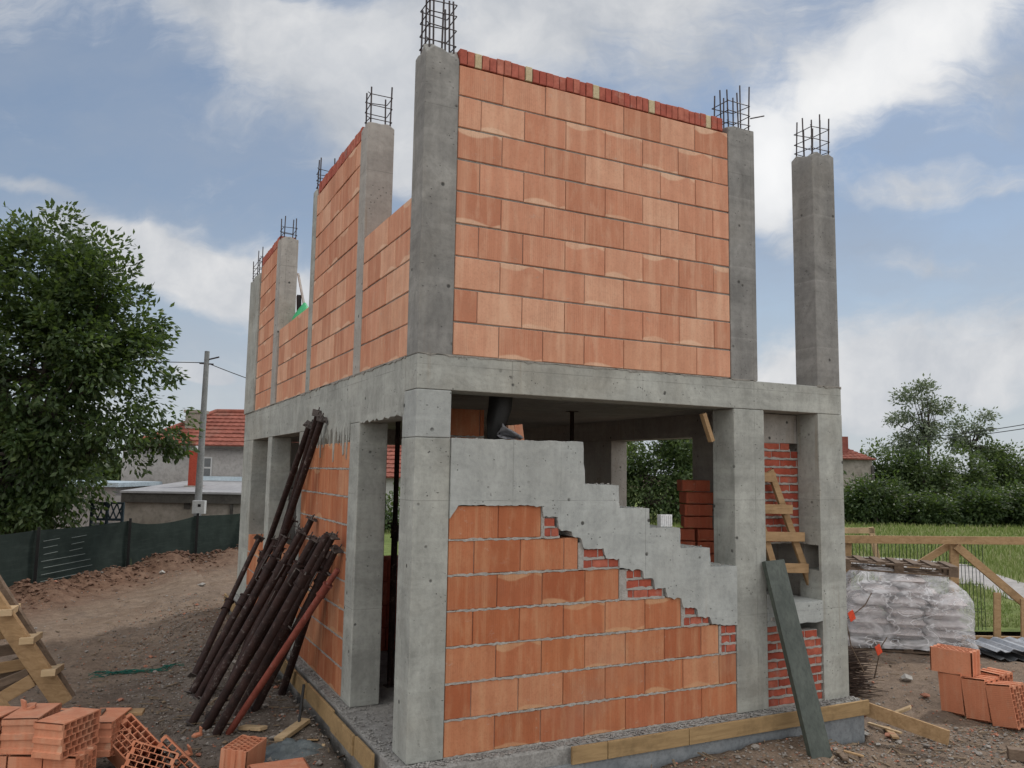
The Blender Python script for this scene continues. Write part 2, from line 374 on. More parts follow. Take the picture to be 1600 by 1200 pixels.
def ragged(mb, ax, sg, a0, a1, face, ztop, drop, proud, step=.03, spike=.5, back=.05, seed=1):
    q = random.Random(seed); n = max(3, int((a1 - a0) / step)); lo = []
    for i in range(n + 1):
        d = drop * (1 + spike * q.uniform(-1, 1)); 
        if q.random() < .22: d *= 1.7
        lo.append((a0 + (a1 - a0) * i / n, ztop - d))
    poly = [(a0, ztop)] + lo + [(a1, ztop)]
    f0, f1 = face + sg * proud, face - sg * back
    mb.prism(poly, 1 if ax == 0 else 0, f0, f1)
def wall(ax, sg, a0, a1, z0, rows, face, mat, first, ends=None, h=H, thick=.24, mort=M_MORT, light=None, seed=1, bw=.375, gap=.005, soldier=False, yellow=()):
    """rows of clay blocks; first(r) = length of the first block of row r; ends = {row: right end}"""
    q = random.Random(seed); mb = MB(); bed = MB()
    for r in range(rows):
        e = a1 if not ends else ends.get(r, a1)
        a = a0; w = first(r); zz0 = z0 + r * h + .006; zz1 = z0 + (r + 1) * h - .006
        while a < e - .02:
            b = min(a + w, e)
            if e - b < .04: b = e
            j = q.uniform(-.004, .001); t = q.uniform(-.0012, .0012)
            mb.block(ax, sg, a + .0025, b - .0025, face + sg * j, thick, zz0 + q.uniform(-.002, .002), zz1 + q.uniform(-.002, .002), .0045)
            a = b; w = bw + gap - .002
        f0, f1 = sorted((face - sg * .012, face - sg * (thick - .02)))
        bx = (a0 + .003, e - .003, f0, f1, z0 + r * h - .008, z0 + (r + 1) * h - .012) if ax == 0 else (f0, f1, a0 + .003, e - .003, z0 + r * h - .008, z0 + (r + 1) * h - .012)
        bed.box(*bx)
        if light is not None:
            n = int((e - a0) / .025); top = []; bot = []
            zc = z0 + r * h
            for i in range(n + 1):
                x = a0 + (e - a0) * i / n
                top.append((x, zc + .004 + q.random() ** 2 * light)); bot.append((x, zc - .003 - q.random() ** 2 * light))
            bed.prism(bot + top[::-1], 1 if ax == 0 else 0, face + sg * .0015, face - sg * .02)
    o = mb.build('block_wall', mat, house)
    bed.build('mortar', mort, o)
    if soldier:
        sb = MB(); ybs = []; a = a0 + .004; i = 0; zt = z0 + rows * h + .004
        while a + .06 < a1:
            j = q.uniform(-.008, .004); b = a + .062
            dst = sb
            if any(abs((a + b) / 2 - y) < .035 for y in yellow): dst = MB(); ybs.append(dst)
            dst.block(ax, sg, a, b - q.uniform(.002, .006), face + sg * j, .22, zt, zt + .118 + q.uniform(-.006, .006), .004)
            a = b + .001; i += 1
        sb.build('edge_brick_course', M_SOL, o, 0)
        for yb in ybs: yb.build('foam_joint', M_MORTP, o)
    return o
# --- front, upper: nine rows and a course of bricks on edge
fu = lambda r: .375 if r % 2 == 0 else .19
yl = [ony(px, 110 + (px - 748) * .226, 0).x for px in (752, 829, 934, 1022, 1110)]
wall(0, -1, .272, 2.914, Z1 + .006, 9, 0.004, M_BLU, fu, h=.2498, seed=3, soldier=True, yellow=yl, thick=.24)
# --- left side, upper
wall(1, -1, .252, 1.528, Z1 + .006, 5, .004, M_BLU, lambda r: .375 if r % 2 else .2, h=.2475, seed=5)
wall(1, -1, 1.75, 3.544, Z1 + .006, 9, .004, M_BLU, lambda r: .375 if r % 2 else .18, h=.2498, seed=6, soldier=True)
wall(1, -1, 3.743, 5.528, Z1 + .006, 4, .004, M_BLU, lambda r: .375 if r % 2 else .24, h=.2498, seed=7)
wall(1, -1, 5.842, 7.288, Z1 + .006, 9, .004, M_BLU, lambda r: .375 if r % 2 else .18, h=.2498, seed=8, soldier=True)
# --- front, lower: stepped under the stair
ends = {0: 2.934, 1: 2.934, 2: 2.745, 3: 2.35, 4: 1.74, 5: 1.36, 6: 1.03}
lf = lambda r: (2.934 - .272) - 7 * .378 + .378 if r % 2 == 0 else (2.934 - .272) - .19 - 6 * .378
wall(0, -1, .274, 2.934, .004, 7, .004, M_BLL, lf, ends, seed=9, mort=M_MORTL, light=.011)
# --- left side, lower
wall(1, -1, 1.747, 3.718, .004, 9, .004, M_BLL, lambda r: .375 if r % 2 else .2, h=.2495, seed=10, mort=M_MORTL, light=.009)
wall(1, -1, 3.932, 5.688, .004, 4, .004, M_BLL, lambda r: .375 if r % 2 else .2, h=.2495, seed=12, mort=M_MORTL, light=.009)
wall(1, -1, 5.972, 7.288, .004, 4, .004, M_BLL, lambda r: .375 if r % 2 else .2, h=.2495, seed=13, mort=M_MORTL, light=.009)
# --- inner wall by the landing
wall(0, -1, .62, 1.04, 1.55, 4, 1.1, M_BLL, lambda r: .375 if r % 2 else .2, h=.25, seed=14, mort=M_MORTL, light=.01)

# --- cast staircase, its flank flush with the front
top = [(.274, 2.238), (1.385, 2.242), (1.405, 1.915), (1.722, 1.905), (1.73, 1.728), (2.018, 1.722), (2.022, 1.562), (2.328, 1.56), (2.335, 1.396), (2.64, 1.388), (2.648, 1.232), (2.935, 1.225)]
bot = [(2.935, .735), (2.765, .742), (2.745, .752), (2.66, .76), (2.632, .825), (2.515, .83), (2.50, .905), (2.36, .91), (2.34, .998), (2.20, 1.0), (2.18, 1.08), (2.075, 1.085), (2.06, 1.16), (1.965, 1.165), (1.95, 1.24), (1.80, 1.245), (1.735, 1.26), (1.725, 1.33), (1.60, 1.335), (1.58, 1.412), (1.40, 1.415), (1.37, 1.50), (1.30, 1.51), (1.29, 1.55), (1.175, 1.57), (1.16, 1.66), (1.04, 1.665), (1.03, 1.745), (.9, 1.752), (.7, 1.748), (.5, 1.755), (.34, 1.752), (.30, 1.70), (.274, 1.66)]
q = random.Random(4); rb = []
for (a, b), (c, d) in zip(bot, bot[1:]):
    L = math.hypot(c - a, d - b); n = max(1, int(L / .022))
    for i in range(n):
        t = i / n; sp = -.014 * (q.random() < .07)
        rb.append((a + (c - a) * t + q.uniform(-.003, .003), b + (d - b) * t + q.uniform(-.004, .004) + sp))
rb.append(bot[-1])
rt = []
for (a, b), (c, d) in zip(top, top[1:]):
    n = max(1, int(math.hypot(c - a, d - b) / .05))
    for i in range(n):
        t = i / n; j = .004 if 0 < i else 0
        rt.append((a + (c - a) * t + q.uniform(-j, j), b + (d - b) * t + q.uniform(-j, j)))
rt.append(top[-1])
mb = MB(); mb.prism(rt + rb, 1, -.014, 1.05)
mb.box(1.188, 1.192, -.0155, .0, 1.6, 2.235)
mb.build('staircase', M_CONL, house)
mb = MB()                                                             # loose mortar on the step edges
for a, b in zip(top[0::2], top[1::2]):
    for i in range(int((b[0] - a[0]) * 60)):
        rock(mb, (q.uniform(a[0] + .02, b[0] - .02), q.uniform(.0, .12), a[1]), q.uniform(.005, .013), q)
mb.build('mortar_crumbs', M_MORTL, house)['kind'] = 'stuff'
mb = MB()
for x0_, x1_, z0_, z1_ in ((1.03, 1.06, 1.5, 1.70), (1.36, 1.41, 1.25, 1.46), (1.74, 1.82, 1.0, 1.24), (2.35, 2.39, .75, .95), (2.745, 2.77, .5, .74)): mb.box(x0_, x1_, .004, .15, z0_ + .003, z1_)
mb.build('mortar', M_MORTL, house)
# --- small red bricks packed between blocks and stair
def bricks(name, x0, x1, z0, rows, face, ends, w=.215, h=.066, thick=.11, seed=1, mort=M_MORTL, jag=.0):
    q = random.Random(seed); mb = MB(); bed = MB()
    for r in range(rows):
        e = ends[r] if isinstance(ends, (list, tuple)) else ends
        a = x0 + q.uniform(0, jag); ww = w if r % 2 else w * .55; top_ = z0 + r * (h + .012)
        while a < e - .03:
            b = min(a + ww * q.uniform(.93, 1.05), e); dz = q.uniform(-.003, .003)
            mb.block(0, -1, a + .004, b - .004, face + q.uniform(-.001, .009), thick, top_ + .006 + dz, top_ + h + .004 + dz, .006); a = b; ww = w
        bed.box(x0 + .002, e - .002, face + .012, face + thick - .01, top_ - .004, top_ + h + .008)
        n = max(2, int((e - x0) / .03)); tp = []; bt = []
        for i in range(n + 1):
            x = x0 + (e - x0) * i / n; tp.append((x, top_ + .007 + q.random() ** 2 * .012)); bt.append((x, top_ - .004 - q.random() ** 2 * .008))
        bed.prism(bt + tp[::-1], 1, face - .001, face + .03)
    o = mb.build(name, M_RED, house); bed.build('mortar', mort, o); return o
bricks('red_brick_infill', 1.05, 1.19, 1.506, 2, .001, [1.19, 1.15], .12, seed=1)
bricks('red_brick_infill', 1.40, 1.74, 1.256, 2, .001, [1.74, 1.60], .15, seed=2)
bricks('red_brick_infill', 1.80, 2.18, 1.005, 3, .001, [2.18, 2.06, 1.96], .14, seed=3)
bricks('red_brick_infill', 2.37, 2.64, .757, 2, .001, [2.64, 2.5], .14, seed=4)
bricks('red_brick_infill', 2.76, 2.93, .506, 3, .001, [2.93, 2.93, 2.93], .11, seed=5)
# niche between the two right hand columns
bricks('red_brick_infill', 3.288, 3.947, .004, 9, .012, [3.947, 3.94, 3.947, 3.945, 3.947, 3.947, 3.947, 3.9, 3.6], .23, seed=6)
bricks('red_brick_infill', 3.288, 4.02, 1.38, 12, .265, [3.98, 4.0, 4.02, 4.02, 4.02, 4.0, 4.02, 4.02, 4.0, 4.02, 4.02, 3.86], .23, seed=7)
mb = MB(); mb.prism([(3.288, .97), (3.45, .90), (3.7, .875), (3.947, .88), (3.947, .70), (3.86, .69), (3.75, .70), (3.6, .69), (3.45, .695), (3.288, .69)], 1, -.004, .75); mb.build('stair_flank', M_CONL, house)
part('stair_flank', M_CONI, [(3.29, 4.0, .27, .36, 2.31, 2.58)], 0)
# ragged mortar lips
mb = MB()
ragged(mb, 1, -1, .262, 7.3, 0, Z1 + .010, .012, .006, .05, .9, .03, 2)
ragged(mb, 0, -1, .0, 3.2, 0, Z1 + .008, .009, .004, .05, .9, .03, 3)
ragged(mb, 0, -1, 3.95, 4.26, 0, Z1 + .012, .016, .006, .035, .8, .03, 4)
mb.build('mortar_lip', M_MORT, house)
mb = MB(); ragged(mb, 1, -1, 1.75, 3.3, 0, 2.43, .12, .006, .02, .85, .05, 5); ragged(mb, 1, -1, .31, 1.45, 0, 2.43, .024, .004, .05, .6, .05, 6)
mb.build('concrete_drip', M_CON, house)

# crumbs along the slab ledge
mb = MB(); q = random.Random(21)
for i in range(1500):
    if i % 5 < 3: x, y = q.uniform(-.09, 4.3), -.09 + .085 * q.random()
    else: x, y = -.09 + .085 * q.random(), q.uniform(0, 6)
    rock(mb, (x, y, .0), q.uniform(.004, .016), q)
for i in range(420): rock(mb, (q.uniform(-.1, .8), q.uniform(.25, 1.5), 0), q.uniform(.003, .014) * (1.8 if q.random() < .05 else 1), q)
tag(mb.build('mortar_rubble', M_CRUMB, None, fixn=False), 'grey crumbled mortar strewn on the slab edge along the walls', 'rubble', kind='stuff')

# ------------------------------------------------------------------ ground
FENCE = [Vector((-9.5, 3.2)), Vector((-6.9, 7.6)), Vector((-5.05, 10.8)), Vector((-3.2, 13.6)), Vector((-1.47, 16.23)), Vector((.23, 18.2)), Vector((2.4, 20.6)), Vector((5.5, 24)), Vector((9, 28))]
def fdist(x, y):
    best = 1e9; sd = 0; p = Vector((x, y))
    for a, b in zip(FENCE, FENCE[1:]):
        d = b - a; t = max(0, min(1, (p - a).dot(d) / d.dot(d))); k = (a + d * t - p).length
        if k < best: best = k; sd = 1 if (d.x * (p.y - a.y) - d.y * (p.x - a.x)) < 0 else -1
    return best * sd                     # positive on the site side
def sm(a, b, t): t = max(0, min(1, (t - a) / (b - a))); return t * t * (3 - 2 * t)
def gz(x, y):
    near = math.hypot(x, y + 2)
    z = -.37
    fd = fdist(x, y) if (x < 9.5 and y > 2) else 9
    z -= .25 * (1 - sm(0, 4.5, fd)) if fd < 4.5 else 0
    z += .5 * math.exp(-((fd - .8) / .65) ** 2) * (.6 + .8 * noise.noise((x * .9, y * .9, 3)) + .35 * noise.noise((x * 2.9, y * 2.9, 3)))        # dirt berm along the fence
    for rf_ in (2.7, 4.3): z += (-.06 * math.exp(-((fd - rf_) / .16) ** 2) + .035 * math.exp(-((fd - rf_ - .3) / .14) ** 2)) * (.7 + noise.noise((x * 1.3, y * 1.3, 8)))
    z += .16 * math.exp(-((x + .75) / .55) ** 2 - ((y - 6.6) / 1.6) ** 2)                      # rubble heap by the props
    if near < 40:
        z += .04 * noise.noise((x * .8, y * .8, 0)) + .035 * noise.noise((x * 2.6, y * 2.6, 5)) + .022 * noise.noise((x * 7, y * 7, 9)) + .012 * noise.noise((x * 17, y * 17, 2))
    z += .17 * sm(.8, 1.5, x) * (1 - sm(3.3, 4.2, x)) * sm(-.8, -.2, y) * (y < 0)
    z += .13 * sm(-1.3, -.3, x) * sm(.3, 1.0, y) * (x < 0)
    if -.12 < x < 4.33 and -.12 < y < 8.3: z = -.5
    return z
def axis(lo, hi, f0, f1, fine):
    a = []; t = f0
    while t < f1: a.append(t); t += fine
    s = fine; t = f1
    while t < hi: a.append(t); s *= 1.18; t += s
    a.append(hi); s = fine; t = f0 - fine
    b = []
    while t > lo: b.append(t); s *= 1.18; t -= s
    b.append(lo); return b[::-1] + a
xs = axis(-400, 400, -4.6, 9, .065); ys = axis(-60, 500, -2.2, 13, .07)
mb = MB(); vs = [(x, y, gz(x, y)) for y in ys for x in xs]; nx = len(xs)
mb.add(vs, [(j * nx + i, j * nx + i + 1, (j + 1) * nx + i + 1, (j + 1) * nx + i) for j in range(len(ys) - 1) for i in range(nx - 1)], smooth=True)
k = NT('dirt'); p = k.pos(); n1 = k.noise(p, .7, 8, .7, .4); n2 = k.noise(p, 5, 8, .75); n3 = k.noise(p, 40, 5, .7)
c = k.ramp(n1, [(.3, (.165, .112, .078)), (.5, (.26, .195, .145)), (.7, (.195, .15, .118))])
c = k.mix(k.ramp(n2, [(.35, .55), (.6, 0)]), c, (.095, .07, .055)); c = k.mix(k.ramp(n2, [(.6, 0), (.75, .5)]), c, (.3, .26, .215))
c = k.mix(k.ramp(n3, [(.3, .5), (.5, 0)]), c, (.07, .055, .045)); c = k.mix(k.ramp(n3, [(.62, 0), (.75, .5)]), c, (.36, .33, .3))
sp = k.sep(p)
bld = k.math('MULTIPLY', k.ramp(k.math('ADD', k.math('ABSOLUTE', sp[0]), k.math('MULTIPLY', n1, 1.6)), [(0, 1), (1, 0)]), 1)
dx = k.math('DIVIDE', k.math('SUBTRACT', sp[0], .3), 2.6); dy = k.math('DIVIDE', k.math('SUBTRACT', sp[1], 3), 5.2)
rr = k.math('ADD', k.math('SQRT', k.math('ADD', k.math('MULTIPLY', dx, dx), k.math('MULTIPLY', dy, dy))), k.math('MULTIPLY', k.math('SUBTRACT', n1, .5), .9))
grey = k.mix(k.ramp(n2, [(.35, 0), (.65, 1)]), (.085, .07, .06), (.2, .18, .16)); c = k.mix(k.ramp(rr, [(.5, .8), (.95, 0)]), c, grey)
red = k.ramp(k.math('ADD', k.math('SUBTRACT', k.math('MULTIPLY', sp[1], .62), sp[0]), k.math('MULTIPLY', n1, 3)), [(0, 0), (1, 0)])
fd = k.math('ADD', k.math('SUBTRACT', k.math('MULTIPLY', sp[1], .545), k.math('MULTIPLY', sp[0], .84)), k.math('MULTIPLY', n1, 2.2))
fm = k.n('ShaderNodeMapRange'); k.l(fd, fm.inputs[0]); fm.inputs[1].default_value = 8.4; fm.inputs[2].default_value = 10.0
redc = k.mix(k.ramp(n2, [(.35, 0), (.65, 1)]), (.085, .046, .03), (.21, .13, .09)); c = k.mix(fm.outputs[0], c, redc)
M_DIRT = k.bsdf(c, .97, k.math('ADD', n2, k.math('MULTIPLY', n3, .6)), .9, .03, spec=.1)
tag(mb.build('ground', M_DIRT, None, fixn=False), kind='structure')

# grass field beyond the timber barrier, with a pale path across it
def strip(name, mat, left, right, z, sub=6):
    mb = MB(); n = len(left)
    vs = [(*left[i].xy, z) for i in range(n)] + [(*right[i].xy, z) for i in range(n)]
    mb.add(vs, [(i, i + 1, n + i + 1, n + i) for i in range(n - 1)]); return tag(mb.build(name, mat, None), kind='structure')
k = NT('meadow'); p = k.pos(); n1 = k.noise(p, .25, 8, .7); n2 = k.noise(p, 3, 6, .7)
c = k.ramp(n1, [(.3, (.10, .14, .04)), (.5, (.16, .20, .065)), (.7, (.22, .23, .10))]); c = k.mix(k.ramp(n2, [(.3, .6), (.6, 0)]), c, (.04, .06, .018))
M_MEAD = k.bsdf(c, .95, n2, 1, .05, spec=.1)
SR = Vector((RT.x, RT.y)).normalized(); SF = Vector((FW.x, FW.y)).normalized()
B0 = Vector(onz(1540, 996, -.35).xy)
def G(a, b): return B0 + SR * a + SF * b      # a along the barrier, b beyond it
mb = MB(); nn = 40; vs = []
fr = [(-9 + 70 * (i / nn)) for i in range(nn + 1)]
for i in range(nn + 1):
    e = G(fr[i], .25 + .25 * noise.noise((fr[i] * 1.7, 0, 0)))
    vs.append((*e, -.29))
for i in range(nn + 1): vs.append((*G(-60 + 190 * i / nn, 110), -.29))
mb.add(vs, [(i, i + 1, nn + 2 + i, nn + 1 + i) for i in range(nn)])
tag(mb.build('meadow', M_MEAD, None), kind='structure')
M_PATH = plain('pale_path', (.27, .255, .245), (.4, .38, .36), 2)
fpx = [(1100, 868), (1240, 868), (1330, 869), (1420, 873), (1510, 882), (1600, 911), (1760, 975)]
npx = [(1100, 897), (1240, 898), (1330, 899), (1420, 902), (1530, 916), (1600, 945), (1760, 1040)]
strip('path', M_PATH, [Vector(onz(*a, -.28)) for a in npx], [Vector(onz(*a, -.28)) for a in fpx], -.28)
# blades
k = NT('grass_blade'); r = k.rnd(); c = k.ramp(r, [(0, (.12, .17, .045)), (.5, (.18, .23, .07)), (.8, (.26, .29, .12)), (1, (.34, .33, .19))])
d = k.n('ShaderNodeBsdfDiffuse'); k.l(c, d.inputs[0]); t = k.n('ShaderNodeBsdfTranslucent'); k.l(c, t.inputs[0]); x = k.n('ShaderNodeMixShader'); x.inputs[0].default_value = .35
k.l(d.outputs[0], x.inputs[1]); k.l(t.outputs[0], x.inputs[2]); k.l(x.outputs[0], k.out.inputs[0]); M_GRASS = k.m
fw_ = [Vector(onz(*a, -.28).xy) for a in fpx]; nw_ = [Vector(onz(*a, -.28).xy) for a in npx]
def inpoly(p, poly):
    c = False; j = len(poly) - 1
    for i in range(len(poly)):
        a, b = poly[i], poly[j]
        if (a.y > p.y) != (b.y > p.y) and p.x < (b.x - a.x) * (p.y - a.y) / (b.y - a.y) + a.x: c = not c
        j = i
    return c
PP = fw_ + nw_[::-1]
mb = MB(); q = random.Random(31); cnt = 0
while cnt < 52000:
    b = .5 + 30 * q.random() ** 1.6; a = q.uniform(-4 - b * .45, 4 + b * .75); g = G(a, b)
    if inpoly(g + Vector((q.gauss(0, .12), q.gauss(0, .12))), PP): continue
    cnt += 1
    short = b < 7 and not inpoly(g, PP) and (g - G(0, 0)).dot(SF) < 3.2
    h = (q.uniform(.04, .09) if b < 3.4 else q.uniform(.09, .22) * (.7 + .6 * noise.noise((g.x * .35, g.y * .35, 1)) ** 2 + .3)); w = .007 + b * .0008; an = q.uniform(0, 6.28)
    u = Vector((math.cos(an), math.sin(an), 0)) * w; ln = Vector((q.uniform(-1, 1), q.uniform(-1, 1), 0)) * h * .35; p0 = Vector((g.x, g.y, -.31))
    mb.add([p0 - u, p0 + u, p0 + u * .7 + ln * .4 + Vector((0, 0, h * .6)), p0 - u * .7 + ln * .4 + Vector((0, 0, h * .6)), p0 + ln + Vector((0, 0, h))], [(0, 1, 2, 3), (3, 2, 4)])
tag(mb.build('grass', M_GRASS, None, fixn=False), 'tall green meadow grass beyond the timber barrier', 'grass', kind='stuff')
# weeds by the fence
mb = MB()
for i in range(260):
    p0 = Vector((-.55 + q.gauss(0, .28), 16.6 + q.gauss(0, .25), -.6)); h = q.uniform(.1, .45); an = q.uniform(0, 6.28); u = Vector((math.cos(an), math.sin(an), 0)) * .014; ln = Vector((q.uniform(-1, 1), q.uniform(-1, 1), 0)) * h * .4
    mb.add([p0 - u, p0 + u, p0 + ln + Vector((0, 0, h))], [(0, 1, 2)])
tag(mb.build('weed_tuft', M_GRASS, None, fixn=False), 'small tuft of green weeds at the foot of the shade cloth fence', 'weeds', kind='stuff')

# stones, splinters and crumbs on the site
M_ST1 = plain('stone', (.16, .145, .13), (.34, .31, .28), 12, .95); M_ST2 = plain('brick_shard', (.28, .12, .08), (.42, .2, .13), 12, .95)
M_CHIP = plain('wood_chip', (.13, .095, .065), (.28, .21, .14), 12, .9)
mb = MB(); q = random.Random(41)
def inb(x, y): return -.14 < x < 4.36 and -.14 < y < 8.3
cnt = 0
while cnt < 9000:
    t = q.random()
    if t < .45: x, y = -.6 + q.gauss(0, 1.0), 3.5 + q.gauss(0, 2.6)
    elif t < .7: x, y = q.uniform(.8, 6), -.2 - abs(q.gauss(0, .6))
    elif t < .85: x, y = q.uniform(4.4, 9), q.uniform(-1.5, 3)
    else:
        s_ = q.uniform(0, 1) * 6; i = int(s_); pp = FENCE[min(i + 1, 6)].lerp(FENCE[min(i + 2, 7)], s_ - i); x, y = pp.x + q.gauss(1.0, .8), pp.y + q.gauss(-.6, .8)
    if inb(x, y): continue
    cnt += 1
    r_ = q.uniform(.005, .017) * (2.6 if q.random() < .03 else 1)
    mi = 0 if q.random() < .66 else (1 if q.random() < .5 else 2)
    if mi == 2 and q.random() < .35:
        a = q.uniform(0, 3.14); L = q.uniform(.015, .08); z = gz(x, y) + .01
        d = Vector((math.cos(a), math.sin(a), q.uniform(-.1, .1))) * L; mb.beam((x - d.x, y - d.y, z - d.z + .006), (x + d.x, y + d.y, z + d.z + .006), q.uniform(.006, .02), .007, mi=2)
    else: rock(mb, (x, y, gz(x, y) + r_ * .3), r_, q, mi=mi)
M_CLOD = plain('red_clod', (.075, .04, .026), (.19, .11, .075), 7, .97, .8)
for i in range(2600):
    s_ = q.uniform(0, 1) * 5.2; j_ = int(s_); pp = FENCE[min(j_ + 1, 6)].lerp(FENCE[min(j_ + 2, 7)], s_ - j_); x, y = pp.x + .84 * abs(q.gauss(.75, .55)), pp.y - .545 * abs(q.gauss(.75, .55)); r_ = q.uniform(.012, .045) * (1.9 if q.random() < .06 else 1)
    if not inb(x, y): rock(mb, (x, y, gz(x, y) + r_ * .2), r_, q, mi=3)
for i in range(2200):
    x, y = -.75 + q.gauss(0, .5), 5.4 + q.gauss(0, 2.0); r_ = q.uniform(.006, .02) * (1.8 if q.random() < .05 else 1)
    if not inb(x, y): rock(mb, (x, y, gz(x, y) + r_ * .1), r_, q, mi=q.choice((0, 4, 4, 3)))
for i in range(5000):
    x, y = (-1.2 + q.gauss(0, 1.1), 2.5 + q.gauss(0, 2.2)) if i % 3 else (q.uniform(.5, 7), -.3 - abs(q.gauss(0, .7))); r_ = q.uniform(.006, .022)
    if not inb(x, y): rock(mb, (x, y, gz(x, y) + r_ * .05), r_, q, mi=4)
tag(mb.build('gravel', [M_ST1, M_ST2, M_CHIP, M_CLOD, plain('dull_earth_clod', (.09, .072, .058), (.2, .17, .14), 7, .97, .8)], None, fixn=False), 'loose gravel, brick crumbs and wood splinters over the bare earth', 'gravel', kind='stuff')

# ------------------------------------------------------------------ formwork boards nailed round the slab
def board(label, p0, p1, w, h, mat=None, name='form_board', cat='board', group=None, up=(0, 0, 1), bev=.003):
    mb = MB(); mb.beam(p0, p1, w, h, up); return tag(mb.build(name, mat or M_FORM, None, bev), label, cat, group)
GF = 'form boards edging the slab'
fx = [ony(px, 1160, -.14).x for px in (893, 949, 1076, 1258)] + [4.345]
lb = ['short dirty form board, first of the front edge row under the orange blocks', 'yellow form board under the middle of the front block wall', 'long yellow form board under the green leaning plank and right blocks', 'yellow form board at the right corner column of the house']
for i in range(4): board(lb[i], (fx[i] + .003, -.138, -.062), (fx[i + 1] - .003, -.138, -.062), .024, .125, group=GF)
board('form board running past the right corner into the yard', (4.347, -.02, -.085), (4.62, -.72, -.2), .024, .125, M_WOOD, group=GF)
ly = [.3, .75, 1.42, 2.4, 4.4, 6.6, 8.3]
lb = ['short form board edge nearest the camera by the left doorway', 'curved grained form board below the left doorway sill', 'form board under the second column by the left doorway', 'form board in shade behind the steel props', 'form board along the left wall beyond the props', 'form board under the far left corner column']
for i in range(6):
    board(lb[i], (-.138 - (.015 if i % 2 else 0), ly[i] + .003, -.075), (-.138 - (.015 if i % 2 else 0), ly[i + 1] - .003, -.08), .024, .15, group=GF)

# ------------------------------------------------------------------ steel props leaning on the left wall
def prop(foot, head, label, mat=M_PROP, r=.039, split=.52, handle=True, name='steel_prop', group='steel props leaning on the left wall', seed=1, plate=True):
    q = random.Random(seed); foot = Vector(foot); head = Vector(head); d = (head - foot); L = d.length; d.normalize()
    t = thing(name, label, 'prop', foot, group)
    a = d.orthogonal().normalized(); a = Matrix.Rotation(q.uniform(0, 6.28), 3, d) @ a; b = d.cross(a)
    mb = MB(); mb.tube(foot, foot + d * L * split, r, 12); mb.build('outer_tube', mat, t)
    mb = MB(); mb.tube(foot + d * L * (split - .06), head, r * .8, 12)
    for i in range(7):
        pp = foot + d * (L * (split + (1 - split) * (i + .5) / 7)); mb.tube(pp - a * r * .84, pp + a * r * .84, .006, 6)
    mb.build('inner_tube', mat, t)
    mb = MB(); c = foot + d * L * (split - .02)
    mb.tube(c - d * .05, c + d * .05, r * 1.22, 12); mb.tube(c + d * .05, c + d * .062, r * 1.5, 12); mb.tube(c - d * .062, c - d * .05, r * 1.4, 12)
    co = mb.build('collar', mat, t)
    if handle:
        mb = MB(); hh = [c + a * r * 1.2 + d * .05, c + a * (r + .055) + d * .06, c + a * (r + .06) - d * .08, c + a * (r + .02) - d * .1]
        mb.path(hh, .006, 6); mb.tube(c - b * .08 + d * .075, c + b * .08 + d * .075, .007, 6); mb.build('handle', M_PLATE, co)
    if plate:
        for nm, pt in (('base_plate', foot), ('head_plate', head)):
            s_ = q.uniform(.05, .062); mb = MB(); M = Matrix((a, b, d)).transposed().to_4x4(); M.translation = pt
            mb.box(-s_, s_, -s_, s_, -.004, .004, M)
            if nm == 'head_plate':
                for sx in (-1, 1): mb.tube(pt + a * s_ * .7 * sx, pt + a * s_ * .7 * sx + d * .05, .006, 6)
                for _ in range(3): rock(mb, pt + a * q.uniform(-s_, s_) + b * q.uniform(-s_, s_) + d * .008, q.uniform(.01, .022), q)
            mb.build(nm, M_PLATE, t, 0, fixn=True)
    return t
def gnd(px, py):
    p = onz(px, py, -.35)
    for _ in range(4): p = onz(px, py, gz(p.x, p.y) + .005)
    return p
PR = [((303, 1057), (405, 841), -.16, 'outermost dark prop, leftmost foot of the leaning bundle'),
      ((299, 1084), (430, 845), -.16, 'dark prop second from the left at its foot in the bundle'),
      ((309, 1090), (447, 839), -.2, 'maroon brown prop third from the left in the leaning bundle'),
      ((320, 1092), (456, 812), -.1, 'dark prop with a head standing above its left neighbours'),
      ((300, 1130), (470, 832), -.22, 'thick dark prop whose foot is lowest at the left'),
      ((320, 1140), (490, 842), -.24, 'mortar spotted prop in front, left of the bare tube end'),
      ((338, 1147), (511, 836), -.22, 'mortar spotted prop with a bare round tube end at the front'),
      ((357, 1146), (528, 890), -.17, 'short reddish prop at the right front of the bundle'),
      ((372, 1118), (520, 838), -.1, 'shaded prop just behind the reddish prop'),
      ((345, 1098), (487, 811), -.06, 'prop with a thin rod rising above the short props'),
      ((398, 1110), (525, 858), -.06, 'black shaded prop deep in the bundle next to the orange blocks'),
      ((440, 1085), (512, 866), -.05, 'steep dark prop hidden behind the bundle near the wall'),
      ((352, 1085), (470, 826), -.05, 'dark prop half hidden between the two leftmost heads of the bundle'),
      ((330, 1120), (500, 846), -.17, 'maroon prop in the middle of the bundle between two mortar spotted ones'),
      ((415, 1070), (498, 852), -.05, 'steep shaded prop second from the wall behind the bundle')]
for i, (f, h, xx, l) in enumerate(PR):
    red = l.startswith('short reddish')
    prop(gnd(*f), onx(*h, xx), l + ', rusty steel', M_PROPR if red else M_PROP, .039 if not red else .03, [.5, .6, .85, .7, .82, .86, .8, .9][i % 8], not red, seed=i + 1, plate=i not in (6, 7))
prop(gnd(366, 1000), onx(484, 664, -.07), 'tall rusty steel prop, left of the three reaching up to the beam', M_PROP, .042, .45, True, seed=31)
prop(gnd(378, 1030), onx(503, 655, -.06), 'tall mortar splashed steel prop, right of the three reaching up to the beam', M_PROP, .042, .5, True, seed=32)
prop(gnd(388, 1010), onx(497, 646, -.04), 'tall steel prop tucked behind the other two under the beam', M_PROP, .037, .5, True, seed=33)
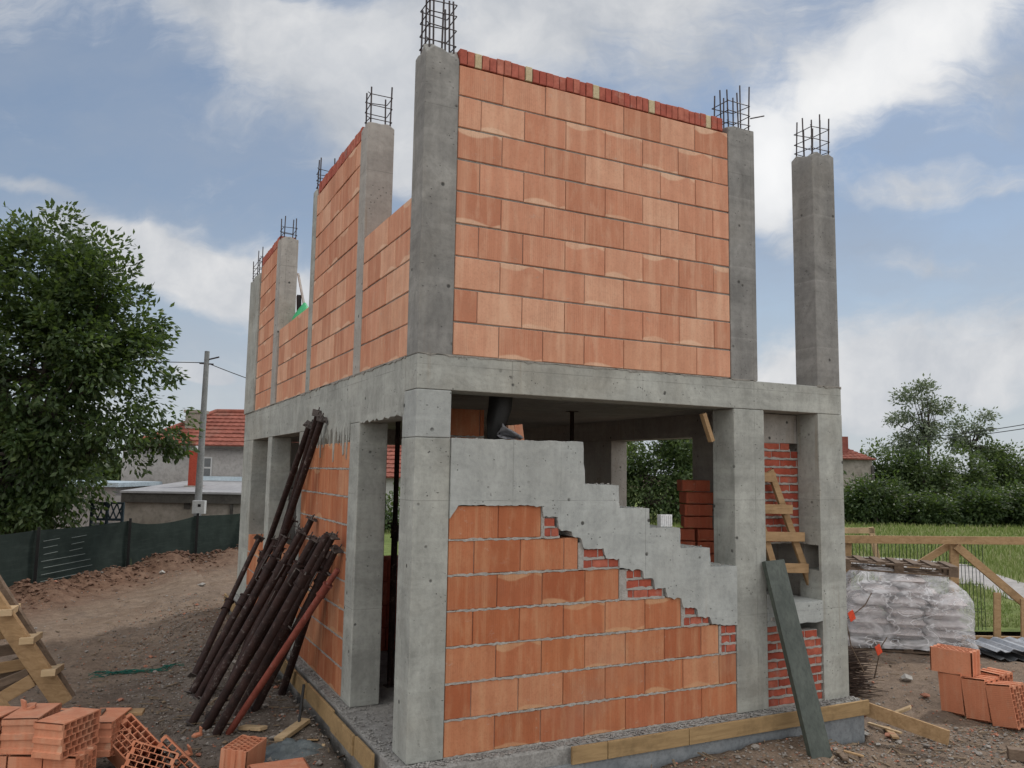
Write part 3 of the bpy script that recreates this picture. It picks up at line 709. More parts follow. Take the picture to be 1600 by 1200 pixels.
# standing props inside
def standing(px, z0, z1, y, label, seed):
    p = ony(px, 760, y); prop((p.x, y, z0), (p.x, y, z1), label, M_PROP, .03, .55, True, group='props standing under the slab', seed=seed)
standing(893, 0, 2.675, 2.3, 'black steel prop standing under the slab behind the stair', 41)
standing(619, 0, 2.675, 2.0, 'dark steel prop with a loop handle standing inside the left doorway', 42)
board('black upright bar standing on the ground beside the slab corner', gnd(466, 1138), gnd(466, 1138) + Vector((.06, .12, .33)), .022, .022, M_BLACK, 'steel_bar', 'bar')

# ------------------------------------------------------------------ hollow clay blocks
def hollow_block_mesh():
    mb = MB(); Lx, Ly, Hh = .1875, .125, .238; wall_ = .011; rows = 5; web = .007
    zb, zt = 0, Hh
    rh = (2 * Ly - 2 * wall_ - (rows - 1) * web) / rows
    def slab(x0, x1, y0, y1):
        for z in (zb, zt): mb.add([(x0, y0, z), (x1, y0, z), (x1, y1, z), (x0, y1, z)], [(0, 1, 2, 3) if z else (3, 2, 1, 0)], [[(0, .5)] * 4])
    y = -Ly; slab(-Lx, Lx, y, y + wall_); y += wall_
    for r in range(rows):
        n = 6 if r % 2 == 0 else 5; off = 0 if r % 2 == 0 else .022
        x0 = -Lx + wall_ + off; x1 = Lx - wall_ - off; hw = ((x1 - x0) - (n - 1) * .008) / n
        slab(-Lx, x0, y, y + rh)
        for i in range(n):
            a = x0 + i * (hw + .008); b = a + hw
            for (p, q_) in (((a, y), (b, y)), ((b, y), (b, y + rh)), ((b, y + rh), (a, y + rh)), ((a, y + rh), (a, y))):
                mb.add([(*p, zb), (*q_, zb), (*q_, zt), (*p, zt)], [(3, 2, 1, 0)], [[(0, .5)] * 4])
            if i < n - 1: slab(b, b + .008, y, y + rh)
        slab(x1, Lx, y, y + rh); y += rh
        if r < rows - 1: slab(-Lx, Lx, y, y + web); y += web
    slab(-Lx, Lx, y, Ly)
    for sy in (-1, 1):
        mb.add([(-Lx, sy * Ly, zb), (Lx, sy * Ly, zb), (Lx, sy * Ly, zt), (-Lx, sy * Ly, zt)], [(0, 1, 2, 3)[::-sy]], [[(0, 0), (1, 0), (1, 1), (0, 1)][::-sy]])
    for sx in (-1, 1):                                               # tongue and groove ends
        N = 5; pts = []
        for i in range(N):
            a = -Ly + 2 * Ly * i / N; b = a + 2 * Ly / N; dep = sx * (Lx + (.014 if i % 2 == 0 else 0)); ch = .006 if i % 2 == 0 else 0
            pts += [(dep, a + ch), (dep, b - ch)]
        for a, b in zip(pts, pts[1:]):
            mb.add([(*a, zb), (*b, zb), (*b, zt), (*a, zt)], [(0, 1, 2, 3)[::sx]], [[(0, 0), (.2, 0), (.2, 1), (0, 1)]])
        for z in (zb, zt):
            for i in range(0, N, 2):
                a = -Ly + 2 * Ly * i / N; b = a + 2 * Ly / N
                mb.add([(sx * Lx, a, z), (sx * (Lx + .014), a + .006, z), (sx * (Lx + .014), b - .006, z), (sx * Lx, b, z)], [(0, 1, 2, 3)], [[(0, .5)] * 4])
    return mb
proto_block = None
def hollow(label, loc, rz=0, rx=0, ry=0, group='loose hollow clay blocks', mat=None, sc=1):
    global proto_block
    if proto_block is None:
        proto_block = hollow_block_mesh().build('hollow_block', M_BLH, None, loc=(0, 0, 0), fixn=False); o = proto_block
    else: o = proto_block.copy(); COL.objects.link(o)
    o.location = loc; o.rotation_euler = (rx, ry, rz); o.scale = (sc, sc, sc)
    return tag(o, label, 'clay block', group)
D90 = math.pi / 2
# bottom left stack: local frame facing the camera
def fr_(px, py, z, dpt=0): p = onz(px, py, z); return p
def LS(a, b, z): o = Vector((-2.02, 1.18)); e = o + SR * a + SF * b; return Vector((e.x, e.y, z))
GS = 'block stack at the bottom left'
S3, F3, U3 = Vector((SR.x, SR.y, 0)), Vector((SF.x, SF.y, 0)), Vector((0, 0, 1))
def rot3(x, y, z, yaw=0): return (Matrix.Rotation(yaw, 3, 'Z') @ Matrix((x, y, z)).transposed()).to_euler()
gl = gz(-2.2, 1.2) - .05
for a, l, yw in [(-.10, 'red block standing on end at the right of the lower stack row', -.10), (-.36, 'red block standing on end, second from the right in the lower stack row', 0), (-.62, 'red block standing on end, third from the right in the lower stack row', .03), (-.88, 'red block standing on end at the left edge of the lower stack row', 0)]:
    hollow(l, LS(a - .119, .14, gl + .19), group=GS).rotation_euler = rot3(U3, -F3, S3, yw)
zt = gl + .378
hollow('chipped block lying on top of the stack with its hole end to the right', LS(-.26, .17, zt + .126), group=GS, sc=.97).rotation_euler = rot3(-F3, -U3, S3, -.2)
hollow('long block lying at the left of the upper stack row', LS(-.58, .23, zt + .122), group=GS).rotation_euler = rot3(-F3, -U3, S3, .12)
hollow('grooved block farther left in the upper stack row at the frame edge', LS(-.84, .16, zt + .122), group=GS).rotation_euler = rot3(-F3, -U3, S3, -.06)
hollow('block behind the chipped block, showing only its red grooved corner', LS(-.20, .57, zt + .0), group=GS).rotation_euler = rot3(-F3, -U3, S3, .08)
hollow('block at the back left of the stack under the timber board', LS(-.56, .58, zt - .01), group=GS).rotation_euler = rot3(-F3, -U3, S3, -.05)
# put the top blocks down on the row below
GL = 'tumbled blocks beside the bottom left stack'
def tumble(label, px, py, z, rx, ry, rz, sc=1):
    p = onz(px, py, z); o = hollow(label, p, group=GL, sc=sc); o.rotation_euler = (Matrix.Rotation(YAW + rz, 3, 'Z') @ Matrix.Rotation(ry, 3, 'Y') @ Matrix.Rotation(rx, 3, 'X')).to_euler(); return o
tumble('broken half block with pale jagged edge beside the stack', 170, 1160, -.14, 1.35, 0, .5, .7)
tumble('smooth faced block tipped up against the tumbled blocks', 205, 1183, -.26, .5, .55, -.35)
tumble('block lying with its holes to the camera, second from the right of the pile', 236, 1190, -.2, 1.25, .35, .25, .85)
tumble('block tilted on its corner with holes showing, right end of the pile', 268, 1196, -.3, 1.2, .75, .1)
p = gnd(378, 1203); hollow('single block standing upright on the ground with its holes up, by the props', (p.x, p.y, p.z - .005), YAW + 1.42, .05, 0, 'blocks near the slab corner', sc=.85)
p = gnd(432, 1232); hollow('block lying flat beside the upright block at the lower edge', (p.x, p.y + .05, p.z + .05), YAW + .5, group='blocks near the slab corner').rotation_euler = (Matrix.Rotation(YAW + .45, 3, 'Z') @ Matrix.Rotation(D90, 3, 'X')).to_euler()
# right hand stack
GR = 'block stack on the right'
bR = gnd(1466, 1108); RY = -1.05; RX = Matrix.Rotation(RY, 3, 'Z')
def RSt(a, b, z): e = RX @ (S3 * a + F3 * b); return Vector((bR.x + e.x, bR.y + e.y, bR.z + z))
for i, l in enumerate(['block standing at the left end of the lower right row', 'block standing in the middle of the lower right row', 'tilted block with its hole pattern facing right at the end of the lower row']):
    t_ = .06 + .05 * i; u_ = (U3 * math.cos(t_) - S3 * math.sin(t_)); s_ = (S3 * math.cos(t_) + U3 * math.sin(t_))
    hollow(l, RSt(.02 + i * .252, .13, .185 - .008 * i), group=GR).rotation_euler = rot3(u_, -F3, s_, RY)
hollow('block set on top of the right row with its holes facing up', RSt(.12, .13, .385), YAW - .87 + .06, 0, 0, GR)
for a_, b_, z_, l, o_ in [(.16, .55, .185, 'block behind the lower right row, next to the upper block', 0), (.78, .5, .125, 'flat lying block behind the tilted block on the right', 1), (1.1, .72, .125, 'block at the far right edge behind the stack', 1), (.95, .55, .33, 'small block lying on the flat blocks at the right edge', 1)]:
    hollow(l, RSt(a_, b_, z_), group=GR).rotation_euler = rot3(U3, -F3, S3, RY) if not o_ else rot3(-F3, -U3, S3, RY + .3 * b_)
# red blocks stacked indoors
GI = 'red blocks stacked indoors'
M_IND = block_mat('red_stacked_block', [(.55, .14, .08), (.62, .18, .10), (.5, .12, .065)], (.6, .26, .16), .3)
ci = at(1076, 800, 8.2); zi = 0
M_GAP = M_RED
def indoor(label, a, b, z, rz, w=.25, l=.25, h=.12):
    mb = MB(); M = Matrix.Translation((ci.x + a, ci.y + b, z)) @ Matrix.Rotation(YAW + rz, 4, 'Z')
    mb.box(-l / 2, l / 2, -w / 2, w / 2, 0, h - .008, M)
    for i in range(2): mb.box(l * (-.42 + .46 * i), l * (-.02 + .44 * i), -w / 2 - .008, w / 2 + .008, .006, h - .016, M)
    return tag(mb.build('clay_block', M_IND, None, .005), label, 'clay block', GI)
nth = ['lowest', 'second', 'third', 'fourth', 'fifth', 'sixth', 'seventh', 'eighth', 'ninth', 'tenth', 'eleventh', 'twelfth', 'thirteenth', 'fourteenth', 'fifteenth', 'topmost']
for i in range(16):
    z = i * .122; j1, j2, j3 = R.uniform(-.1, .1), R.uniform(-.02, .02), R.uniform(-.015, .015)
    if i < 12:
        w_ = R.uniform(.25, .3); indoor('%s brick from the floor in the left column of the indoor red stack' % nth[i], -.11 + j2, .05 + j3, z, j1 * .6, .25, w_)
        indoor('%s brick from the floor in the right column of the indoor red stack' % nth[i], .155 + j2, -.09 + j3, z, -j1 * .5, .25, .25)
    else: indoor('%s brick from the floor in the indoor red stack, on its narrow top' % nth[i], .06 + j2, -.03 + j3, z, j1, .25, .28)
# dark red pile inside the left doorway
pd = ony(606, 900, 3.4)
for i, (zz, l) in enumerate([(0, 'lower pack of dark red blocks inside the left doorway'), (.5, 'upper pack of dark red blocks inside the left doorway')]):
    mb = MB()
    for r in range(2):
        for a in range(4): mb.block(0, -1, pd.x - .5 + a * .25, pd.x - .255 + a * .25, 3.4 + R.uniform(0, .01), .4, zz + r * .25, zz + r * .25 + .245)
    tag(mb.build('block_pack', M_RED, None), l, 'block pack', 'dark red block packs indoors')

# ------------------------------------------------------------------ things in and on the stair
mb = MB(); pw = ony(1034, 820, .2)
mb.box(-.055, .055, -.03, .03, 0, .1, Matrix.Translation((pw.x, .16, 1.56)) @ Matrix.Rotation(-.1, 4, 'Z'))
for i in range(5): mb.box(-.045 + .02 * i, -.04 + .02 * i, -.0315, -.0305, .01, .09, Matrix.Translation((pw.x, .16, 1.56)) @ Matrix.Rotation(-.1, 4, 'Z'), mi=1)
tag(mb.build('striped_packet', [M_WHITE, plain('grey_stripe', (.4, .4, .42), (.5, .5, .52))], None), 'small white packet with grey stripes standing on a concrete stair step', 'packet')
mb = MB(); q = random.Random(5); pts = [(.79, .36, 2.25), (.80, .36, 2.31), (.815, .36, 2.40), (.835, .36, 2.50), (.845, .36, 2.63)]
mb.path(pts, [.062, .072, .085, .092, .095], 14)
for i, v in enumerate(mb.v):
    nz = noise.noise(v * 14); mb.v[i] = v + Vector((nz * .018, nz * .018, 0))
tag(mb.build('plastic_sheet_roll', M_BLACK, None), 'black roll of plastic sheeting upright on the stair landing', 'sheet roll')
mb = MB(); M = Matrix.Translation((.975, .36, 2.245)) @ Matrix.Rotation(-.16, 4, 'Y'); mb.box(-.04, .035, -.1, .1, 0, .13, M); mb.prism([(-.04, .13), (-.09, .135), (-.1, .09), (-.04, .06)], 1, -.1, .1)
for i in range(8, len(mb.v)): mb.v[i] = M @ mb.v[i]
tag(mb.build('block_shard', M_BLH, None, .004), 'orange shard of a clay block on the landing beside the black roll', 'shard')
mb = MB(); q = random.Random(8); n = 8; vs = []
for j in range(n + 1):
    for i in range(n + 1):
        u, w = i / n, j / n; vs.append((.78 + .19 * u, .24 + .05 * math.sin(w * 5) + .02 * q.random(), 2.25 + .1 * w * (1.1 - u) + .015 * q.random()))
fs = [(j * (n + 1) + i, j * (n + 1) + i + 1, (j + 1) * (n + 1) + i + 1, (j + 1) * (n + 1) + i) for j in range(n) for i in range(n)]
mb.add(vs, fs, smooth=True); o = mb.build('film_scrap', plain('grey_film', (.1, .1, .11), (.3, .3, .32), 9, .4), None); sd = o.modifiers.new('s', 'SOLIDIFY'); sd.thickness = .004
tag(o, 'crumpled grey film scrap at the foot of the black roll', 'film scrap')
board('short timber offcut wedged at the top corner of the front opening', ony(1098, 646, .1), ony(1112, 690, .1), .05, .04, M_WOOD, 'timber_offcut', 'timber')
# ladder in the niche
lad = thing('timber_ladder', 'rough timber ladder standing in the narrow opening beside the stair', 'ladder', (3.75, .12, .8))
def stl(px0, py0, px1, py1, y0, y1):
    mb = MB(); mb.beam(ony(px0, py0, y0), ony(px1, py1, y1),   .03, .07, (1, 0, 0)); mb.build('stile', M_WOOD, lad, .003)
stl(1274, 936, 1203, 735, .17, .19); stl(1226, 945, 1184, 800, .16, .18)
for (x0, x1, y_) in ((1190, 1211, 745), (1188, 1237, 795), (1190, 1256, 838), (1199, 1262, 887)):
    mb = MB(); mb.beam(ony(x0, y_, .125), ony(x1, y_ + 1, .125), .03, .085, (0, 0, 1)); mb.build('rung', M_WOOD, lad, .003)
# leaning dark plank
b0 = gnd(1284, 1193); b1 = ony(1209, 876, -.055)
board('dark green weathered plank leaning on the column left of the niche', (b0.x, b0.y, b0.z), (b1.x, -.045, b1.z), .225, .045, M_WET, 'leaning_plank', 'plank', up=(0, -1, 0))
board('small grey stub behind the dark leaning plank', (3.30, -.03, .76), (3.36, -.03, .76), .02, .03, M_MORTL, 'mortar_stub', 'stub')
# things on the upper floor seen through the left window gap
pu = onx(476, 480, .3)
mb = MB(); n = 10; vs = []; q = random.Random(3)
for j in range(n + 1):
    t = j / n; rr = .13 * math.sin(math.pi * min(1, .15 + t * .85)) + .015
    for i in range(12): an = i / 12 * 6.283; vs.append((pu.x + rr * math.cos(an) * (1 + .2 * q.random()), pu.y + rr * math.sin(an), 3.70 + t * .52))
mb.add(vs, [(j * 12 + i, j * 12 + (i + 1) % 12, (j + 1) * 12 + (i + 1) % 12, (j + 1) * 12 + i) for j in range(n) for i in range(12)], smooth=True)
tag(mb.build('green_sack', plain('green_plastic', (.03, .3, .12), (.06, .42, .18), 8, .5), None), 'bright green plastic sack seen through the upper left window gap', 'sack')
board('thin pale batten leaning behind the upper left window gap', (pu.x + .03, pu.y - .02, 4.0), onx(466, 428, .45), .03, .03, M_CONI, 'batten', 'batten')
board('black timber post end beside the green sack upstairs', (pu.x + .04, pu.y + .32, 3.2), onx(467, 462, .35), .06, .06, M_BLACK, 'dark_post', 'post')

# ------------------------------------------------------------------ broken pallet / timber frame at the left
tf = thing('stair_formwork', 'broken stair formwork of raw timber beams leaning over the block stack at the left edge', 'formwork', gnd(60, 1095))
def tbeam(nm, a, b, w, h, mat, da, db, up):
    mb = MB(); mb.beam(at(a[0], a[1], da), at(b[0], b[1], db), w, h, up); mb.build(nm, mat, tf, .003)
tbeam('stringer', (-40, 895), (99, 1100), .17, .04, M_WOOD, 6.9, 7.0, FW)
tbeam('stringer', (-40, 862), (106, 1094), .15, .04, M_WOODO, 7.3, 7.3, FW)
for (x, y) in ((10, 952), (44, 996), (78, 1046)): tbeam('rung', (x - 3, y + 6), (x + 12, y - 4), .11, .055, M_WOODL, 6.85, 7.45, (0, 0, 1))
tbeam('brace', (-50, 1122), (52, 1062), .11, .04, M_WOOD, 6.9, 7.0, FW); tbeam('brace', (-50, 1088), (45, 1050), .07, .04, M_WOODO, 7.1, 7.2, FW)
for i_ in range(4): tbeam('slat', (-50, 1000 + i_ * 26), (30 + i_ * 17, 985 + i_ * 24), .10, .025, M_WOODO if i_ % 2 else M_WOOD, 7.25, 7.5, FW)
tbeam('panel', (-40, 1085), (58, 1040), .30, .02, M_WOODO, 7.35, 7.5, FW)
tbeam('stringer', (-60, 1030), (22, 1128), .10, .04, M_WOOD, 6.6, 6.6, FW)
board('weathered board laid flat across the block stack below the stair formwork', LS(-.62, .5, .09), LS(-.12, .62, .085), .14, .028, M_WOODO, 'flat_board', 'board')
board('raw timber board lying behind the chipped block', LS(-.2, .7, .05), LS(.12, .78, .05), .12, .028, M_WOOD, 'flat_board', 'board')
q = random.Random(61)
for i_, (px, py, l) in enumerate([(160, 1150, 'pale shard wedged between the stack and the broken half block'), (196, 1122, 'small shard on the ground above the tumbled blocks'), (222, 1152, 'yellowish shard leaning on the tipped up block'), (292, 1180, 'flat shard at the right of the tumbled pile'), (30, 1108, 'pink shard on top of the upper row of blocks'), (308, 1150, 'tiny shard between the tumbled pile and the props')]):
    p = gnd(px, py) if i_ != 4 else LS(-.52, .3, zt + .25); mb = MB(); M = Matrix.Translation(p) @ Matrix.Rotation(q.uniform(0, 6), 4, 'Z') @ Matrix.Rotation(q.uniform(-.5, .5), 4, 'X'); w_ = q.uniform(.03, .06)
    mb.prism([(-w_, -.03), (w_ * .6, -.045), (w_, .01), (w_ * .2, .05), (-w_ * .8, .03)], 2, 0, .02); mb.prism([(-w_, -.03), (w_ * .6, -.045), (w_ * .5, -.03), (-w_ * .9, -.015)], 2, .0205, .07); mb.v = [M @ v for v in mb.v]
    tag(mb.build('block_shard', M_BLH, None, .002), l, 'shard', 'shards of broken clay blocks')
# scraps on the ground in front
def scrap(label, a, b, w, h, mat, dz=.02, name='wood_scrap', cat='wood scrap'):
    p, q_ = gnd(*a), gnd(*b); return board(label, p + Vector((0, 0, dz)), q_ + Vector((0, 0, dz * 1.3)), w, h, mat, name, cat, 'scraps of wood on the ground')
scrap('pale yellow timber offcut pointing at the slab beside the black bar', (435, 1160), (478, 1130), .09, .035, M_WOODL)
scrap('pale timber offcut lying by the feet of the props', (378, 1140), (412, 1143), .08, .03, M_WOODL)
scrap('yellow crumbled board piece at the tip of the pale offcut', (470, 1134), (490, 1128), .06, .03, M_WOODL)
scrap('brown splintered veneer piece next to the form board', (488, 1160), (530, 1158), .09, .012, M_WOOD)
scrap('long crooked splinter lying across the veneer pieces', (505, 1168), (535, 1192), .025, .02, M_WOODL)
scrap('thin dark splinter in front of the form board', (528, 1188), (560, 1178), .014, .014, M_WOODO)
scrap('thin lath lying by the corner of the slab on the right', (1357, 1133), (1408, 1150), .035, .018, M_WOODL)
scrap('dark splinter crossing the ground near the leaning plank', (1238, 1176), (1276, 1180), .02, .014, M_WOODO)
scrap('pale lath lying right of the leaning plank foot', (1318, 1177), (1350, 1187), .03, .014, M_WOOD)
scrap('short brown offcut in front of the leaning plank', (1310, 1178), (1322, 1192), .05, .02, M_WOODO)
scrap('broken flat board end in the rubble at the slab corner', (1385, 1140), (1400, 1158), .06, .02, M_WOOD)
scrap('weathered timber block at the right bottom corner', (1575, 1185), (1612, 1192), .09, .09, M_WOODO, .045)
p = gnd(1404, 1118); board('short yellow board end tipped up beside the corner form board', p + Vector((-.05, .0, .03)), p + Vector((.03, -.12, .11)), .1, .025, M_WOODL, 'board_end', 'board')
p = gnd(1455, 1148); mb = MB(); mb.tube(p + Vector((0, 0, .035)), p + Vector((.09, -.06, .035)), .032, 14); tag(mb.build('paint_can', plain('pink_tin', (.4, .16, .17), (.55, .3, .3), 9, .5), None), 'crushed pinkish tin can lying on the bare ground', 'can')
q = random.Random(77)
for (px, py, r_, l, mt) in [(428, 1156, .05, 'pale rounded stone in front of the timber offcuts', M_ST1), (1414, 1064, .09, 'flat white stone lying on the path to the pallets', M_MORTL), (1448, 1168, .045, 'pale pointed stone near the crushed can', M_ST1), (1445, 1090, .06, 'reddish brick lump at the foot of the right block stack', M_ST2), (1346, 1120, .07, 'brick lump in the rubble at the slab corner', M_ST2), (1390, 1152, .06, 'brown lump right of the lath at the slab corner', M_ST2), (1352, 1150, .05, 'grey lump under the lath at the slab corner', M_MORTL), (253, 897, .1, 'white stone on the dirt berm by the fence', M_MORTL), (316, 916, .09, 'pale stone on the dirt track before the far column', M_MORTL), (1372, 1165, .03, 'small pale lump on the ground before the can', M_MORTL)]:
    p = gnd(px, py); mb = MB(); rock(mb, (p.x, p.y, p.z + r_ * .35), r_, q, .6); tag(mb.build('stone', mt, None, .004), l, 'stone', 'lumps lying on the ground')
for (px, py, l) in [(1372, 1142, 'brick rubble heap at the slab corner'), (1430, 1082, 'shards beside the right block stack')]:
    pass
# wet grey film / cloth on the ground
mb = MB(); n = 14; vs = []; c0 = gnd(450, 1172)
for j in range(n + 1):
    for i in range(n + 1):
        u, w = i / n * 2 - 1, j / n * 2 - 1; e = SR * u * .29 + SF * w * .18 * (1.1 - .4 * u); rr = max(0, 1 - u * u * .9 - w * w * .9)
        x, y = c0.x + e.x, c0.y + e.y; vs.append((x, y, gz(x, y) - .01 + rr * (.05 + .05 * noise.noise((u * 3, w * 3, 2)) + .03 * noise.noise((u * 8, w * 8, 4)))))
mb.add(vs, [(j * (n + 1) + i, j * (n + 1) + i + 1, (j + 1) * (n + 1) + i + 1, (j + 1) * (n + 1) + i) for j in range(n) for i in range(n)], smooth=True)
tag(mb.build('cement_bag', plain('wet_grey_paper', (.07, .085, .09), (.15, .17, .175), 11, .6), None), 'flattened wet grey bag on the ground left of the slab corner', 'bag')
# green net on the ground
mb = MB(); q = random.Random(9); g0, g1 = gnd(140, 1058), gnd(284, 1040)
for i in range(26):
    a = g0.lerp(g1, q.uniform(0, .75)); pts = []
    for t in range(6):
        e = a + (g1 - g0) * (t * .05) + Vector((q.gauss(0, .05), q.gauss(0, .07), 0)); pts.append((e.x, e.y, gz(e.x, e.y) + .012 + .02 * q.random()))
    mb.path(pts, .0035, 4, False)
tag(mb.build('green_net', plain('green_net_cord', (.01, .09, .07), (.02, .15, .11)), None), 'tangled green plastic net lying on the dirt left of the props', 'net')
# twigs bundle with orange tags
tb = thing('twig_bundle', 'dark heap of dry twigs stacked against the right corner of the house', 'twig bundle', gnd(1350, 1092))
mb = MB(); q = random.Random(12); c0 = gnd(1352, 1085)
for i in range(300):
    h = q.random() ** .8 * .44; e = SR * q.uniform(-.42, -.2) + SF * q.uniform(-.1, .35); a = Vector((c0.x + e.x, c0.y + e.y, c0.z + h)); L = q.uniform(.25, .4) * (1.05 - .5 * h)
    d = Vector((SR.x, SR.y, q.uniform(-.1, .14))) + Vector((q.gauss(0, .1), q.gauss(0, .12), 0)); mb.path([a, a + d * L * .5 + Vector((0, 0, q.gauss(0, .015))), a + d * L], [.007, .006, .003], 4, False)
mb.build('twigs', plain('dark_twig', (.035, .022, .018), (.09, .06, .045), 20), tb)
def stick(label, pts, dp, tagpx):
    t = thing('marker_stick', label, 'marker stick', at(*pts[-1], dp)); mb = MB(); mb.path([at(x, y, dp) for x, y in pts], [.006] * (len(pts) - 1) + [.008], 5)
    mb.build('twig', M_WOODO, t)
    mb = MB(); c = at(*tagpx, dp - .02); M = Matrix((RT, UP, -FW)).transposed().to_4x4(); M.translation = c; mb.box(-.045, .04, -.05, .05, -.003, .003, M @ Matrix.Rotation(.35, 4, 'Z') @ Matrix.Rotation(.5, 4, 'Y')); mb.build('tag', M_ORANGE, t)
stick('bare twig with an orange tag beside the right corner column', [(1362, 926), (1352, 945), (1340, 955), (1322, 968), (1330, 1010), (1350, 1050)], 8.6, (1331, 962))
stick('forked twig with an orange tag above the twig heap', [(1386, 996), (1378, 1008), (1374, 1022), (1366, 1060)], 9, (1373, 1015))
stick('dark twig leaning out of the twig heap', [(1326, 980), (1335, 1000), (1350, 1045)], 8.2, (1327, 984)) if 0 else None

# ------------------------------------------------------------------ wrapped cement bags with a pallet on top
pb = gnd(1325, 1012); pe = gnd(1522, 1028)
PA = Vector((pe.x - pb.x, pe.y - pb.y, 0)); PL = PA.length; PA.normalize(); PB = Vector((-PA.y, PA.x, 0)); zb = min(pb.z, pe.z) + .01
MP = Matrix((PA, PB, Vector((0, 0, 1)))).transposed().to_4x4(); MP.translation = (pb.x, pb.y, zb)
def pallet(name, label, M, L, D, mat, group=None):
    t = thing(name, label, 'pallet', M.translation); 
    for i in range(3):
        for j in range(3):
            mb = MB(); x = (L - .12) * i / 2; y = (D - .1) * j / 2; mb.box(x, x + .12, y, y + .1, .022, .1, M); mb.build('spacer_block', mat, t)
    mb = MB(); n = 7
    for i in range(n): x = (L - .11) * i / (n - 1); mb.box(x, x + .11, 0, D, .124, .144, M)
    mb.build('deck_boards', mat, t)
    mb = MB()
    for j in range(3): y = (D - .1) * j / 2; mb.box(0, L, y + .001, y + .099, .102, .122, M); mb.box(0, L, y + .001, y + .099, 0, .02, M)
    mb.build('stringer_boards', mat, t); return t
pallet('wooden_pallet', 'old wooden pallet on the ground under the wrapped bags', MP, PL * .98, .85, M_WOODO)
M_BAG = plain('paper_bag', (.52, .47, .46), (.66, .61, .6), 3, .9, .05); q = random.Random(17)
GB = 'paper bags wrapped on the pallet'; rowl = ['bottom', 'second', 'third', 'fourth', 'fifth', 'top']
BH = .145
for r in range(6):
    nb = 3 if r < 4 else (2 if r == 4 else 1)
    for i in range(nb):
        mb = MB(); n = 8; w = PL * .92 / 3; x0 = .04 + i * (w + .012) + q.uniform(-.02, .02) + (.05 if r % 2 else 0) + (.2 if r == 4 else .5 if r == 5 else 0); vs = []
        for s_ in (1, -1):
            for a in range(n + 1):
                for b in range(n + 1):
                    u, v = a / n * 2 - 1, b / n * 2 - 1; th = max(0, (1 - abs(u) ** 4) * (1 - abs(v) ** 4)) ** .5
                    vs.append(MP @ Vector((x0 + (u + 1) / 2 * w * (1 - .03 * v * v), .05 + q.uniform(0, .004) + (v + 1) / 2 * .72, .15 + r * BH + BH / 2 + s_ * (BH * .53 * th + .004 * noise.noise((u * 3, v * 3, r + i * 5.)))) ))
        N = (n + 1) ** 2
        fs = []
        for k_ in (0, 1):
            for a in range(n):
                for b in range(n): fs.append(tuple(k_ * N + z for z in (a * (n + 1) + b, a * (n + 1) + b + 1, (a + 1) * (n + 1) + b + 1, (a + 1) * (n + 1) + b)))
        mb.add(vs, fs, smooth=True)
        tag(mb.build('cement_bag', M_BAG, None), '%s paper bag of the %s layer under the plastic wrap' % (['left', 'middle', 'right'][i], rowl[r]), 'bag', GB)
# shrink wrap
mb = MB(); nu, nv = 72, 26; vs = []; per = [(-.03, -.03), (PL * .98 + .05, -.03), (PL * .98 + .05, .84), (-.03, .84)]
def pt_per(t):
    s_ = (t % 1) * 4; i = int(s_); f = s_ - i; a, b = per[i % 4], per[(i + 1) % 4]; return a[0] + (b[0] - a[0]) * f, a[1] + (b[1] - a[1]) * f
for j in range(nv + 1):
    t = j / nv
    for i in range(nu):
        x, y = pt_per(i / nu); cx, cy = PL / 2, .4; k_ = 1
        if t > .5: k_ = 1 - ((t - .5) / .5) ** 2.2 * .42
        if t < .12: k_ = 1 + .06 * (1 - t / .12)
        f = noise.noise((x * 2.5, y * 2.5, t * 2.2)) * .09 + .03 * abs(math.sin(t * 1.02 / .145 * math.pi)) * (t < .8) + .03 * math.sin(18 * (t * 1.1 + .55 * x)) * noise.noise((x * 1.7, y * 2, 3)) + .012 * noise.noise((x * 14, y * 14, t * 9))
        k_ += f * .5; z = .05 + (t ** .95) * 1.03 + .05 * math.sin(x * 3.1 + 1) * t
        vs.append(MP @ Vector((cx + (x - cx) * k_, cy + (y - cy) * k_, z + .03 * noise.noise((x * 3, y * 3, 7)))))
mb.add(vs, [(j * nu + i, j * nu + (i + 1) % nu, (j + 1) * nu + (i + 1) % nu, (j + 1) * nu + i) for j in range(nv) for i in range(nu)], smooth=True)
k = NT('clear_film'); p = k.pos(); n = k.noise(k.map(p, (1.6, 1.6, 3.6), (.5, .7, .3)), 1.5, 5, .55, 1.2); n2 = k.noise(p, 1.1, 3)
g = k.n('ShaderNodeBsdfPrincipled'); g.inputs['Base Color'].default_value = (.8, .8, .83, 1); g.inputs['Roughness'].default_value = .16; g.inputs['Specular IOR Level'].default_value = .6
tr = k.n('ShaderNodeBsdfTransparent'); tr.inputs[0].default_value = (.985, .985, .99, 1); tl = k.n('ShaderNodeBsdfTranslucent'); tl.inputs[0].default_value = (.85, .85, .88, 1)
m1 = k.n('ShaderNodeMixShader'); m1.inputs[0].default_value = .35; k.l(g.outputs[0], m1.inputs[1]); k.l(tl.outputs[0], m1.inputs[2])
rg = k.noise(k.map(p, (1.3, 1.3, 2.6), (.9, .5, .2)), 1.5, 3, .5, 1.2); rdg = k.ramp(k.math('ABSOLUTE', k.math('SUBTRACT', rg, .5)), [(0, .6), (.022, 0)])  # thin white lines painted into the film as glints along its folds
mx = k.n('ShaderNodeMixShader'); k.l(k.math('ADD', rdg, k.math('ADD', k.ramp(n, [(.36, .12), (.5, .3), (.66, .8)]), k.ramp(n2, [(.4, 0), (.7, .2)])), clamp=True), mx.inputs[0]); k.l(tr.outputs[0], mx.inputs[1]); k.l(m1.outputs[0], mx.inputs[2])
